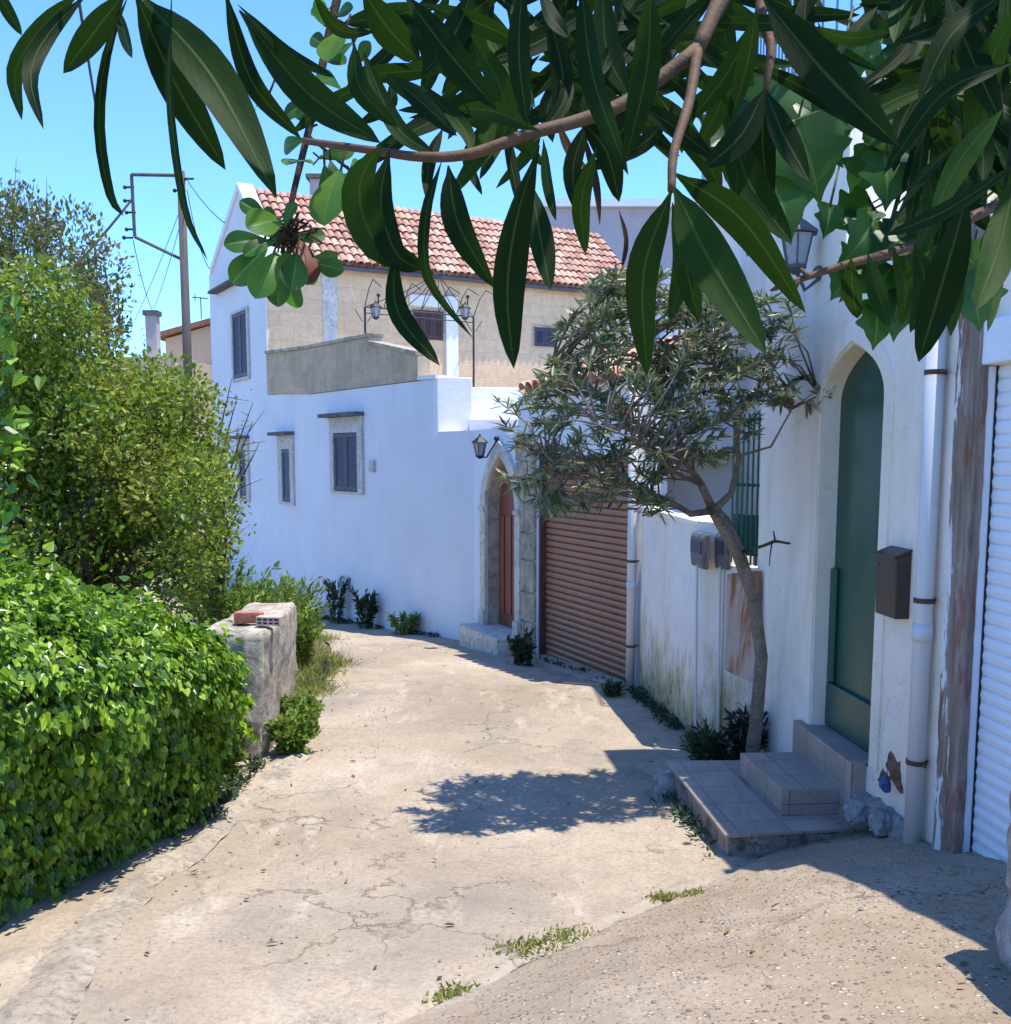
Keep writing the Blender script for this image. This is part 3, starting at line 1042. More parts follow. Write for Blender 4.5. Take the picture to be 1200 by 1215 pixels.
def lantern(parent_name, label, c, h, wall_dir, arm_to, mat='iron', group=None):
    """carriage lantern: tapered glass body, cap with finial, foot, bracket"""
    t = thing(parent_name, label, 'lantern', c, group)
    r = h * .27
    m1, m2 = MB(), MB()
    n = 6
    ring = lambda rr, z: [(c[0] + rr * math.cos(2 * math.pi * k / n + .3), c[1] + rr * math.sin(2 * math.pi * k / n + .3), c[2] + z) for k in range(n)]

    def loft(m, spec):
        rows = [ring(a, z) for a, z in spec]
        vs = [p for r_ in rows for p in r_]
        fs = [(i * n + k, i * n + (k + 1) % n, (i + 1) * n + (k + 1) % n, (i + 1) * n + k) for i in range(len(rows) - 1) for k in range(n)]
        fs += [tuple(range(n - 1, -1, -1)), tuple((len(rows) - 1) * n + k for k in range(n))]
        m.add(vs, fs)
    loft(m2, [(r * .55, -.28 * h), (r * .9, .16 * h)])
    loft(m1, [(r * 1.25, .17 * h), (r * 1.2, .2 * h), (r * .55, .34 * h), (r * .25, .40 * h), (r * .08, .50 * h)])
    loft(m1, [(r * .2, -.42 * h), (r * .62, -.33 * h), (r * .62, -.285 * h)])
    a0, a1 = ring(r * .58, -.285 * h), ring(r * .94, .17 * h)
    for p, q in zip(a0, a1):
        m1.tube([p, q], h * .014, 4)
    cv = Vector(c)
    at_ = Vector(arm_to)
    m1.tube([cv + Vector((0, 0, -.36 * h)), cv.lerp(at_, .4) + Vector((0, 0, -.5 * h)), at_ + Vector((0, 0, -.1 * h)), at_], h * .035, 6)
    m1.ball(at_, h * .1, 8, 5)
    m1.build('lantern_frame', M[mat], t)
    m2.build('lantern_glass', M['glass'], t)
    return t


for px, py, dd in ((446, 366, nn), (552, 367, nn)):
    c = TF(px, py + 3, dd)
    lantern('hanging_lantern', 'small black lantern at the %s end of the arbour on the terrace' % ('left' if px < 500 else 'right'),
            c, .42, None, c + Vector((0.06, 0, .32)), group='lanterns of the terrace arbour')

# ------------------------------------------------------------------ GARAGE HOUSE with red arched door
P_P = (.16, 13.22)
P_G1 = (1.375, 10.56)
P_G0 = (.40, 12.75)
WD = Wall(P_P, P_W1)
WG = Wall(P_G1, P_G0)
WQ = Wall(P_G0, P_P)
gh = thing('garage_house', 'low white building with brown roller door and arched red doorway', 'house', (P_G0[0], P_G0[1], gz(P_G0[1])))
zG = WG.hit(690, 462)[1]
ud0, zd0 = WD.hit(614, 768)
ud1, _ = WD.hit(579, 770)
uo0, _ = WD.hit(620, 700)
uo1, _ = WD.hit(573, 700)
zstep = WD.hit(590, 746)[1]
zsp = WD.hit(590, 605)[1]
zap = WD.hit(597, 541)[1]
mb = MB()
hole = arch(ud0, ud1, zstep, zsp, zap)
ztop = zl0
WD.panel(mb, [(0, -3.3), (WD.len - .0015, -3.3), (WD.len - .0015, ztop), (0, ztop + .02)], [hole], 0, -.5)
g0u, g0z = WG.hit(746, 560)
g1u, _ = WG.hit(637, 600)
gbase = WG.hit(700, 798)[1]
gtop = WG.hit(700, 540)[1]
WG.panel(mb, [(-.02, -3.2), (.045, -3.2), (.045, gtop), (WG.len - .02, gtop), (WG.len - .02, -3.2), (WG.len - .0015, -3.2), (WG.len - .0015, zG), (-.02, zG)], (), 0, -.35)
WQ.panel(mb, [(0.0015, -3.2), (WQ.len, -3.2), (WQ.len, zG), (.0015, zG)], (), 0, -.3)
# top and sides of the body
mb.prism([(P_G1[0] + .36, P_G1[1] + .12), (3.2, 11.6), (2.4, 15.8), (P_W1[0] + .55, P_W1[1] + .45), (P_P[0] + .5, P_P[1] + .2), (P_G0[0] + .36, P_G0[1] + .12)], zl0 - .35, zl0 - .1)
mb.build('wall', M['white_clean'], gh)
# door surround mouldings
ms = MB()
o2 = arch(uo0, uo1, zstep - .02, zsp, zap + .2)
WD.panel(ms, o2, [hole[::-1]], .05, .001)
sur = ms.build('door_surround', M['surround'], gh, bevel=.008)
for (a, b) in ((uo0, ud0), (uo1, ud1)):
    a, b = min(a, b), max(a, b)
    for z0, z1, nn_ in ((zsp - .03, zsp + .03, .075), (zstep, zstep + .22, .08)):
        ms = MB()
        WD.box(ms, a, b, z0, z1, .051, nn_)
        ms.build('surround_moulding', M['surround'], sur, bevel=.008)
# reveal lining
ms = MB()
inn = arch(ud0 + .02, ud1 - .02, zstep, zsp, zap - .03)
WD.panel(ms, hole, [inn[::-1]], -.001, -.22)
ms.build('door_reveal', M['quoin'], gh)
md = MB()
WD.panel(md, arch(ud0 + .02, ud1 - .02, zstep + .005, zsp, zap - .035), (), -.17, -.22)
w = (ud1 - ud0)
for k in range(4):
    uu = ud0 + w * (.08 + .235 * k)
    WD.box(md, uu, uu + w * .17, zstep + .2, zsp - .08, -.169, -.15)
rd = md.build('door', M['reddoor'], gh, bevel=.006)
ms = MB()
WD.box(ms, min(uo0, uo1) + .05, max(uo0, uo1) + .06, -3.2, zstep + .004, -.30, .34)
ms.build('doorstep', M['surround'], gh, bevel=.012)
# quoin pillar between the red door and the garage
mq = MB()
z = -2.75
r_ = random.Random(3)
k = 0
while z < gtop + .25:
    hh = r_.uniform(.22, .42)
    split = r_.uniform(.35, .65) * WQ.len
    for a, b in ((0, split), (split, WQ.len)) if k % 2 else ((0, WQ.len),):
        WQ.box(mq, a + .012, b - .012, z + .008, min(z + hh, gtop + .26) - .008, .002, .045 + r_.uniform(-.012, .012))
    z += hh
    k += 1
mq.build('quoin_pillar', M['quoin'], gh, bevel=.02)
# roller shutter of the garage
mr = MB()
zb_ = -2.62
pts = []
pitch = .078
n = int((gtop - zb_) / pitch) + 1
V, Fa = [], []
u0, u1 = .05, WG.len - .03
prof = []
for i in range(n):
    z = zb_ + i * pitch
    for fz, dn in ((0, -.002), (.06, -.016), (.16, .0), (.5, .012), (.84, .0), (.94, -.016)):
        prof.append((z + fz * pitch, -.10 + dn))
prof = [p for p in prof if p[0] < gtop + .02]
for z, nrm in prof:
    V += [WG.P(u0, z, nrm), WG.P(u1, z, nrm)]
Fa = [(2 * i, 2 * i + 1, 2 * i + 3, 2 * i + 2) for i in range(len(prof) - 1)]
mr.add(V, Fa)
mr.build('roller_shutter', M['brown_roll'], gh, fix=False)
mr = MB()
WG.box(mr, u0 + .002, u0 + .04, -2.62, gtop, -.085, -.012)
mr.build('shutter_rail', M['shutter_brn'], gh)
mr = MB()
WG.box(mr, u1 - .04, u1 - .002, -2.7, gtop, -.085, -.012)
mr.build('shutter_rail', M['shutter_brn'], gh)
mr = MB()
WG.box(mr, .047, WG.len - .024, -3.0, -2.56, -.3, .02)
mr.prism([(P_G1[0] - .5, P_G1[1] + .35), (P_G1[0] + .05, P_G1[1] - .1), (P_G0[0] + .1, P_G0[1] + .05), (P_G0[0] - .34, P_G0[1] + .25)], -3, lambda x, y: gz(y) + .035)
mr.build('garage_sill', M['kerb'], gh, bevel=.012)
# tiled edge over the garage wall
o_ = WG.P(WG.len + .1, zG + .02, .12)
tiled_roof(gh, o_, Vector((-WG.d.x, -WG.d.y, 0)), Vector((-WG.n.x, -WG.n.y, .42)).normalized(), WG.len + .2, 1.5, 'tiled_edge', .2, .34, 5)
mb = MB()
WG.panel(mb, [(-.05, zG + .0015), (WG.len + .1, zG + .0015), (WG.len + .1, zG + .05), (-.05, zG + .05)], (), .10, -.34)
mb.build('eaves_board', M['white_clean'], gh)
c = WD.P((ud0 + ud1) / 2 + .1, WD.hit(590, 531)[1], .28)
lantern('wall_lantern', 'small dark lantern over the arched red door', c, .36, None, c + Vector((.22, .12, .12)), group='wall lanterns over arched doors')


def downpipe(label, pts, r, clips, wall):
    t = thing('drainpipe', label, 'drainpipe', (pts[0][0], pts[0][1], pts[0][2]))
    m = MB()
    m.tube(pts, r, 14)
    m.build('pipe', M['pipe'], t, smooth=True, fix=False)
    lo, hi = Vector(pts[0]), Vector(pts[-1])
    for z in clips:
        p = lo.lerp(hi, (z - lo.z) / (hi.z - lo.z))
        m = MB()
        m.tube([p + Vector((0, 0, -.012)), p + Vector((0, 0, .012))], r + .006, 14)
        q = p - Vector((wall.n.x, wall.n.y, 0)) * .09
        m.tube([p, q], .008, 5)
        m.tube([p - Vector((wall.d.x, wall.d.y, 0)) * (r + .05), p + Vector((wall.d.x, wall.d.y, 0)) * (r + .03)], .007, 5)
        m.build('pipe_clip', M['rustclip'], t)
    m = MB()
    jz = lo.lerp(hi, .34)
    m.tube([jz, jz + Vector((0, 0, .09))], r + .005, 14)
    m.build('pipe_joint', M['pipe'], t, smooth=True, fix=False)
    return t


g = WG.P(-.03, -2.5, .075)
downpipe('slim white drainpipe at the right side of the brown garage door', [g, (g.x, g.y, zG)], .048, [-2.0, -.55, -1.1], WG)

# ------------------------------------------------------------------ YARD WALL, meter boxes, grille
P_Y1 = (1.41, 10.45)
P_Y2 = (1.60, 8.40)
P_Y3 = (1.76, 8.06)
P_Y4 = (1.93, 7.69)
Y1, Y2, Y3 = Wall(P_Y1, P_Y2), Wall(P_Y2, P_Y3), Wall(P_Y3, P_Y4)
zy = Y1.hit(790, 613)[1]
yw = thing('yard_wall', 'stained white yard wall between the brown garage and the green door house', 'wall', (P_Y2[0], P_Y2[1], gz(P_Y2[1])))
mb = MB()
Y1.panel(mb, [(0, -2.7), (Y1.len, -2.7), (Y1.len, zy - .02), (0, zy)], (), 0, -.28)
z3 = Y3.hit(888, 676)[1]
mb.build('wall', M['white_damp'], yw)
mb = MB()
Y2.panel(mb, [(.002, -2.7), (Y2.len, -2.7), (Y2.len, zy + .03), (.002, zy + .03)], (), .012, -.28)
Y3.panel(mb, [(.002, -2.7), (Y3.len, -2.7), (Y3.len, z3), (.002, z3)], (), 0, -.24)
mb.build('pier', M['white_damp'], yw)
mb = MB()
Y1.panel(mb, [(-.0, zy + .002), (Y1.len, zy - .018), (Y1.len, zy + .035), (0, zy + .05)], (), .03, -.3)
mb.build('coping', M['white_old'], yw, bevel=.012)
# rusted sheet leaning on the pier
mb = MB()
c0, c1 = Y3.hit(862, 680), Y3.hit(898, 800)
ul = (Vector(P_Y2) - Y3.o).dot(Y3.d)
q = [at(863, 681, 7.86), at(902, 677, 7.52), at(896, 812, 7.45), at(860, 795, 7.80)]
nv = Vector((Y3.n.x, Y3.n.y, 0)) * .012
mb.hexa8([q[3], q[2], q[2] - nv, q[3] - nv, q[0], q[1], q[1] - nv, q[0] - nv])
tag(mb.build('metal_sheet', M['rust'], loc=(q[3] + q[2]) / 2), 'rust streaked metal sheet behind the oleander trunk', 'metal sheet')
# green grille
gr = thing('window_grille', 'dark green iron grille with a sheet behind its lower bars beside the oleander trunk', 'grille', Y3.P(.1, z3, 0))
mb = MB()
zt_ = Y3.hit(888, 490)[1]
for k in range(7):
    uu = .0 + (Y3.len + .02) * (k + .4) / 7
    mb.tube([Y3.P(uu, z3 + .03, -.04), Y3.P(uu, zt_, -.04)], .0085, 6)
mb.build('bars', M['greeniron'], gr)
for z in (z3 + .14, (z3 + zt_) / 2 + .05, zt_ - .05):
    mb = MB()
    Y3.box(mb, -.02, Y3.len + .03, z - .012, z + .012, -.055, -.048)
    mb.build('cross_rail', M['greeniron'], gr)
mb = MB()
Y3.box(mb, .0, Y3.len, z3 + .1, z3 + .42, -.075, -.062)
mb.build('backing_sheet', M['greenmesh'], gr)


def meter(label, wall, px0, py0, px1, py1, slope=True):
    u0, z0 = wall.hit(px0, py0)
    u1, z1 = wall.hit(px1, py1)
    a, b = min(u0, u1), max(u0, u1)
    t = thing('meter_box', label, 'meter box', wall.P((a + b) / 2, z1, 0), 'meter boxes on the yard wall')
    d = .06
    m = MB()
    H = z0 - z1
    sec = [(z1 + .0, .05), (z1 + H * .3, d), (z0 - H * .12, d), (z0, d * .6), (z0, .002), (z1, .002)]
    vs = [wall.P(a, z, n) for z, n in sec] + [wall.P(b, z, n) for z, n in sec]
    k = len(sec)
    m.add(vs, [tuple(range(k)), tuple(range(2 * k - 1, k - 1, -1))] + [(i, (i + 1) % k, k + (i + 1) % k, k + i) for i in range(k)])
    m.build('casing', M['greymetal'], t, bevel=.012)
    m = MB()
    wall.box(m, a + .03, b - .03, z1 + H * .42, z0 - H * .2, d + .001, d + .008)
    m.build('cover', M['shutter_dk'], t)
    m = MB()
    m.tube([wall.P((a + b) / 2, z1 + .02, .05), wall.P((a + b) / 2, -2.4, .03)], .011, 6)
    m.build('conduit', M['pipe'], t)


meter('grey meter box with slanted underside on the yard wall left of the trunk', Y1, 828, 630, 842, 676)
meter('wider grey meter box half behind the forked trunk', Y2, 855, 632, 868, 676)

# ------------------------------------------------------------------ GREEN DOOR HOUSE (right)
NX = lambda y: 2.15 - .085 * (y - 5)
WN = Wall((NX(4.72), 4.72), (NX(7.67), 7.67))
nh = thing('green_door_house', 'weathered white house front with a pointed dark green door', 'house', (NX(6.2), 6.2, gz(6.2)))
zN = 1.2
dl, dr = WN.hit(962, 850)[0], WN.hit(1035, 870)[0]
zdb = -1.775
zds = WN.hit(1000, 478)[1]
zda = WN.hit(1017, 403)[1]
mb = MB()
hol = arch(dr, dl, zdb, zds, zda, 16)
ust = WN.hit(1004, 300)[0]
zN2 = 2.2
WN.panel(mb, [(-.0, -2.7), (WN.len, -2.7), (WN.len, zN2), (ust, zN2), (ust, zN), (0, zN)], [hol], 0, -.5)
mb.prism([(WN.P(ust, 0, -.502).x, WN.P(ust, 0).y), (4.6, WN.P(ust, 0).y), (4.6, 7.195), (NX(7.19) + .503, 7.195)], zN - .04, zN2)
# return wall and body
mb.prism([(NX(7.67) + .503, 7.67), (4.6, 7.69), (4.6, 7.2), (NX(7.67) + .503, 7.2)], -2.7, 2.2)
mb.prism([(NX(4.9) + .51, 4.9), (4.6, 4.9), (4.6, 7.15), (NX(7.15) + .51, 7.15)], zN - .2, zN - .05)
mb.build('wall', M['white_old'], nh)
# raised plaster band round the arch and the door reveal
ms = MB()
outer = arch(dr - .10, dl + .09, zdb, zds, zda + .12, 16)
WN.panel(ms, outer, [hol[::-1]], .014, .001)
ms.build('arch_band', M['white_old'], nh)
ms = MB()
inn = arch(dr + .015, dl - .015, zdb, zds, zda - .02, 16)
WN.panel(ms, hol, [inn[::-1]], -.001, -.18)
ms.build('door_reveal', M['cream'], nh)
md = MB()
dd0 = arch(dr + .015, dl - .015, zdb + .004, zds, zda - .022, 16)
WN.panel(md, dd0, (), -.12, -.18)
dw = dl - dr
dp = md.build('door', M['greendoor'], nh)
ms = MB()
WN.box(ms, dr + .03, dl - .02, zdb + .012, zdb + .30, -.119, -.085)
WN.box(ms, dl - .10, dl - .02, zdb + .302, zdb + 1.05, -.119, -.088)
ms.build('door_rail', M['greendoor'], dp, bevel=.012)
ms = MB()
WN.box(ms, dr + .02, dr + .09, zdb + .01, zds + .1, -.119, -.08)
ms.build('door_stile', M['greendoor'], dp, bevel=.008)
# sloping white coping on the wall top
ms = MB()
WN.panel(ms, [(0, zN + .002), (ust - .002, zN + .002), (ust - .002, zN + .05), (0, zN + .06)], (), .05, -.55)
ms.build('coping', M['white_clean'], nh, bevel=.02)
# steps
FT = m_floor_tile('brown_step_tile', WN)
st = thing('entrance_steps', 'brown tiled steps and landing below the green door', 'steps', (1.6, 6.1, gz(6.1)))


def fx(y, off):
    return NX(y) - off


pl = [(1.24, 5.50), (fx(5.62, .0), 5.62), (fx(6.92, 0), 6.92), (1.13, 6.90)]
mb = MB()
c8 = [(1.26, 5.53, -2.7), (fx(5.64, -.05), 5.64, -2.7), (fx(6.92, -.05), 6.90, -2.7), (1.16, 6.88, -2.7)]
c8 += [(x, y, -2.155) for x, y, _ in c8]
mb.rough(c8, (14, 18, 8), .012, 5, 2, .006, 20)
mb.build('platform', m_stone('step_render', (.36, .32, .26), .45, (.07, .07, .05), 2.4, .7), st)
mb = MB()
mb.prism(pl, -2.152, -2.13)
mb.build('platform_tiles', FT, st, bevel=.004)
mb = MB()
mb.prism([(1.635, 5.80), (fx(5.83, .0), 5.83), (fx(6.56, 0), 6.56), (1.56, 6.54)], -2.1295, -1.965)
mb.build('lower_step', FT, st, bevel=.005)
mb = MB()
mb.prism([(2.0, 5.68), (fx(5.69, -.24), 5.69), (fx(6.66, -.24), 6.66), (1.94, 6.66)], -2.5, -1.772)
mb.build('landing', FT, st, bevel=.005)
# small broken stone at the platform's far corner
mb = MB()
q = G(788, 948)
mb.rough([(q.x - .06, q.y - .02, q.z - .05), (q.x + .10, q.y - .02, q.z - .05), (q.x + .1, q.y + .2, q.z - .05), (q.x - .06, q.y + .2, q.z - .05),
          (q.x - .04, q.y, q.z + .16), (q.x + .09, q.y, q.z + .15), (q.x + .09, q.y + .18, q.z + .16), (q.x - .04, q.y + .18, q.z + .15)], (6, 6, 6), .02, 8, 1, .01, 25, .05)
tag(mb.build('stone_block', M['whitepillar'], loc=q, smooth=True), 'small rough stone at the far left corner of the tiled platform', 'stone')

# mailbox
mx0, mz0 = WN.hit(1082, 655)
mx1, mz1 = WN.hit(1056, 727)
mbx = thing('mailbox', 'dark brown metal mailbox on the white wall right of the green door', 'mailbox', WN.P(mx0, mz1, 0))
a, b = min(mx0, mx1) - .01, max(mx0, mx1) + .01
mm = MB()
mm.hexa8([WN.P(a, mz1, .08), WN.P(b, mz1, .08), WN.P(b, mz1, .003), WN.P(a, mz1, .003), WN.P(a, mz0 - .03, .088), WN.P(b, mz0 - .03, .088), WN.P(b, mz0, .003), WN.P(a, mz0, .003)])
mm.build('body', M['mail'], mbx, bevel=.006)
mm = MB()
mm.hexa8([WN.P(a - .008, mz0 - .035, .102), WN.P(b + .008, mz0 - .035, .102), WN.P(b + .008, mz0 + .002, .002), WN.P(a - .008, mz0 + .002, .002),
          WN.P(a - .008, mz0 - .024, .102), WN.P(b + .008, mz0 - .024, .102), WN.P(b + .008, mz0 + .016, .002), WN.P(a - .008, mz0 + .016, .002)])
mm.build('lid', M['mail'], mbx, bevel=.004)
mm = MB()
mm.tube([WN.P(b - .03, mz0 - .08, .08), WN.P(b - .03, mz0 - .08, .094)], .008, 10)
mm.build('lock', M['greymetal'], mbx)

# wide drainpipe by the timber
py0, _ = WN.hit(1108, 985)
pp = WN.P(WN.hit(1097, 985)[0], -2.0, .06)
downpipe('thick grey drainpipe on the white wall beside the peeling timber post', [(pp.x, pp.y, -2.05), (pp.x, pp.y, zN + .05)], .045, [-1.55, -.72, .40], WN)

M['peel'] = m_peel('peeling_timber')
# peeling post and white garage
WS = Wall((NX(4.72) + .015, 4.72), (NX(4.72) + .26, 1.6))
po = MB()
u0 = 0
c8 = [WN.P(.0, -2.3, .03), WN.P(.13, -2.3, .03), WN.P(.13, -2.3, -.1), WN.P(.0, -2.3, -.1)]
c8 = [WN.P(-.085, -2.3, .045), WN.P(.115, -2.3, .045), WN.P(.115, -2.3, .0015), WN.P(-.085, -2.3, .0015)]
c8 += [Vector((p.x, p.y, 1.05)) for p in c8]
po.rough(c8, (6, 4, 60), .006, 9, 4, .004, 30)
tag(po.build('timber_post', M['peel'], loc=WN.P(0, -1.95, .03)), 'weathered timber post with peeling white paint between drainpipe and white garage', 'post')

wg = thing('white_garage', 'white roller door garage at the right edge of the lane', 'garage', WS.P(.8, gnd(2.2, 4), 0))
mb = MB()
zb0 = -1.6
zs1 = WS.hit(1163, 436)[1]
WS.panel(mb, [(.0, zs1 + .001), (WS.len, zs1 + .001), (WS.len, .84), (0, .84)], (), 0, -.3)
WS.panel(mb, [(WS.len - .4, -2.3), (WS.len, -2.3), (WS.len, zs1), (WS.len - .4, zs1)], (), 0, -.3)
mb.prism([(WS.P(0, 0, -.31).x, 4.70), (4.6, 4.70), (4.6, 1.7), (WS.P(WS.len, 0, -.31).x, 1.7)], .6, .78)
mb.build('wall', M['white_old'], wg)
mb = MB()
WS.box(mb, .0, .075, -2.3, zs1 - .001, -.09, .012)
mb.build('shutter_rail', M['white_roll'], wg, bevel=.005)
mb = MB()
WS.box(mb, .005, WS.len - .4, zs1 + .002, .60, .001, .05)
mb.build('shutter_box', M['white_roll'], wg, bevel=.01)
mr = MB()
prof = []
z = -2.2
while z < zs1:
    for fz, dn in ((0, -.012), (.10, .0), (.5, .007), (.9, .0)):
        prof.append((z + fz * .062, -.035 + dn * .8))
    z += .062
V = []
for z, nrm in prof:
    V += [WS.P(.076, z, nrm), WS.P(WS.len - .4, z, nrm)]
mr.add(V, [(2 * i, 2 * i + 1, 2 * i + 3, 2 * i + 2) for i in range(len(prof) - 1)])
mr.build('roller_shutter', M['white_roll'], wg, fix=False)
mb = MB()
prof2 = [(p[0], p[1]) for p in prof]
WS.box(mb, .0755, .082, -2.2, zs1, -.034, -.024)
mb.build('rubber_seal', M['cable'], wg)

# lantern left of the arch on the near wall
lu, lz = WN.hit(975, 292)
c = WN.P(lu, lz, .16)
lantern('wall_lantern', 'grey carriage lantern on the white wall above the green arched door', c, .42, None, WN.P(lu, lz - .16, .01), 'blueled', group='wall lanterns over arched doors')

# crumbled foot of the wall: bare core showing, two fallen stones, a scrap of blue plastic
def wall_patch(name, px0, py0, px1, py1, mat, n0, n1, amp, seed, taper=.0):
    (u0, za), (u1, zb) = WN.hit(px0, py0), WN.hit(px1, py1)
    a, b = min(u0, u1), max(u0, u1)
    tp = taper * (b - a)
    c8 = [WN.P(a, zb, n1), WN.P(b, zb, n1), WN.P(b, zb, n0), WN.P(a, zb, n0), WN.P(a + tp, za, n1 - .02), WN.P(b - tp, za, n1 - .02), WN.P(b - tp, za, n0), WN.P(a + tp, za, n0)]
    m_ = MB()
    m_.rough(c8, (9, 4, 14), amp, 9, seed, amp * .5, 26, .10)
    return m_.build(name, mat, nh)


wall_patch('bare_wall_core', 1018, 930, 1084, 1000, M['rock'], -.10, .075, .05, 3, .10)
wall_patch('bare_wall_brick', 1046, 884, 1078, 945, M['bare'], -.08, .022, .045, 5, .34)
for px, py, sz, lb, sd_ in ((1038, 962, .085, 'larger grey rubble stone lying at the broken wall foot below the landing', 4), (1064, 975, .075, 'smaller grey rubble stone against the foot of the thick drainpipe', 9)):
    u, z = WN.hit(px, py)
    p = WN.P(u, z, .09)
    m = MB()
    q8 = [(-1, -1, -1), (1, -1, -1), (1, 1, -1), (-1, 1, -1), (-.7, -.8, .8), (.8, -.7, .9), (.7, .8, .7), (-.8, .7, .9)]
    m.rough([p + Vector((a_ * sz * .8, b_ * sz, c_ * sz * .85)) for a_, b_, c_ in q8], (7, 7, 7), .035, 10, sd_, .015, 30, .14)
    tag(m.build('rubble_stone', M['rock'], loc=p), lb, 'stone', 'stones in the broken wall foot')
u, z = WN.hit(1066, 928)
p = WN.P(u, z, .07)
m = MB()
m.rough([p + Vector((a_ * .03, b_ * .035, c_ * .04)) for a_, b_, c_ in [(-1, -1, -1), (1, -.6, -1), (1, 1, -.8), (-1, 1, -1), (-.6, -.5, 1.2), (.8, -.7, .7), (.6, .5, 1), (-.8, .7, .7)]], (6, 6, 6), .03, 24, 2, .012, 60, .1)
tag(m.build('plastic_scrap', M['bluebag'], loc=p), 'crumpled bright blue plastic stuffed in the wall hole', 'plastic scrap')

# ------------------------------------------------------------------ SET-BACK HOUSE behind the yard
sb = thing('setback_house', 'tall pale house set back behind the yard wall with a railed balcony', 'house', (2.6, 9.3, gz(9.3)))
bt = at(1050, 133, 9.2).z
bt2 = at(1050, 81, 9.1).z
mb = MB()
mb.prism([(2.62, 9.25), (7, 9.35), (7, 15), (2.62, 15)], -3, bt)
mb.build('wall', m_plaster('pale_beige_wall', (.68, .63, .55), .2), sb)
mb = MB()
mb.prism([(1.78, 11.5), (2.617, 11.52), (2.617, 15.2), (1.78, 15.2)], -3, at(786, 320, 11.6).z)
mb.build('side_wing', M['white_clean'], sb)
mb = MB()
mb.prism([(2.52, 9.02), (7, 9.12), (7, 15.1), (2.52, 15.1)], bt + .002, bt2)
mb.build('balcony_slab', M['white_clean'], sb, bevel=.01)
mb = MB()
rz = bt2 + .95
for k in range(36):
    x = 2.58 + k * .12
    mb.tube([(x, 9.08 + .022 * (x - 2.52), bt2 + .002), (x, 9.08 + .022 * (x - 2.52), rz)], .011, 5)
for k in range(1, 40):
    mb.tube([(2.58, 9.08 + k * .12, bt2 + .002), (2.58, 9.08 + k * .12, rz)], .011, 5)
for z in (bt2 + .1, rz):
    mb.tube([(2.58, 14.9, z), (2.58, 9.08, z), (6.8, 9.17, z)], .02, 6)
mb.build('railing', M['fence'], sb)
mb = MB()
WX = Wall((2.62, 9.25), (7, 9.35))
u0, z0 = WX.hit(1030, 165)
u1, z1 = WX.hit(1110, 245)
WX.box(mb, u0, u1, z1 - .6, z0, .001, .03)
mb.build('shutter', M['shutter_brn'], sb)
mb = MB()
zc = WX.hit(1010, 180)[1]
mb.tube([WX.P(.05, zc + .0, .03), WX.P(1.2, zc + .02, .03)], .008, 5)
mb.tube([WX.P(.62, zc, .035), WX.P(.64, -1, .035)], .008, 5)
mb.build('wall_cable', M['cable'], sb)

# ------------------------------------------------------------------ ROUGH STONE WALL END at right front
mb = MB()
c8 = [(1.65, 2.3, -2.5), (2.4, 2.3, -2.5), (2.4, 3.36, -2.5), (1.63, 3.28, -2.5), (1.67, 2.3, -.86), (2.4, 2.3, -.84), (2.4, 3.36, -.90), (1.68, 3.26, -.92)]
mb.rough(c8, (14, 18, 40), .045, 4.5, 6, .022, 14, .03)
tag(mb.build('stone_wall', M['whitepillar'], loc=(2, 2.8, -1.95), smooth=True), 'rough lime washed rubble wall end at the right front corner', 'wall')

# ------------------------------------------------------------------ OTHER BUILDINGS BEHIND
mb = MB()
q0, q1 = at(655, 252, 34), at(668, 252, 34)
hb = thing('far_house', 'pale lilac building rising behind the tiled roof', 'house', (q0.x, 34, -3.6))
mb.box((q0.x - 1.0, 34, -4), (q1.x + 6.0, 40, q0.z + .15))
mb.build('wall', M['lilac'], hb)
mb = MB()
mb.box((q0.x - 1.15, 33.8, q0.z + .153), (q1.x + 6.15, 40.2, q0.z + .38))
mb.build('roof_slab', M['white_clean'], hb)
q0 = at(262, 376, 36)
fh = thing('ochre_house', 'small ochre walled house beyond the bushes, left of the white gable', 'house', (q0.x - 3, 36, -3.6))
mb = MB()
x0 = at(196, 400, 36).x
zr = at(255, 376, 36).z
zl = at(200, 402, 36).z
y0 = 36
mb.hexa8([(x0, y0, -4), (q0.x + .6, y0, -4), (q0.x + .6, y0 + 6, -4), (x0, y0 + 6, -4), (x0, y0, zl), (q0.x + .6, y0, zr), (q0.x + .6, y0 + 6, zr), (x0, y0 + 6, zl)])
mb.build('wall', M['beige_far'], fh)
mb = MB()
mb.hexa8([(x0 - .3, y0 - .3, zl + .002), (q0.x + .6, y0 - .3, zr + .002), (q0.x + .6, y0 + 6.3, zr + .002), (x0 - .3, y0 + 6.3, zl + .002),
          (x0 - .3, y0 - .3, zl + .16), (q0.x + .6, y0 - .3, zr + .16), (q0.x + .6, y0 + 6.3, zr + .16), (x0 - .3, y0 + 6.3, zl + .16)])
rf = mb.build('roof', M['tileflat'], fh)
mb = MB()
a_ = at(239, 378, 37)
mb.tube([a_, a_ + Vector((0, 0, .75))], .02, 5)
mb.tube([a_ + Vector((-.3, 0, .75)), a_ + Vector((.25, 0, .7))], .02, 5)
mb.tube([a_ + Vector((-.2, 0, .85)), a_ + Vector((-.2, 0, .6))], .015, 5)
mb.build('antenna', M['iron'], rf)
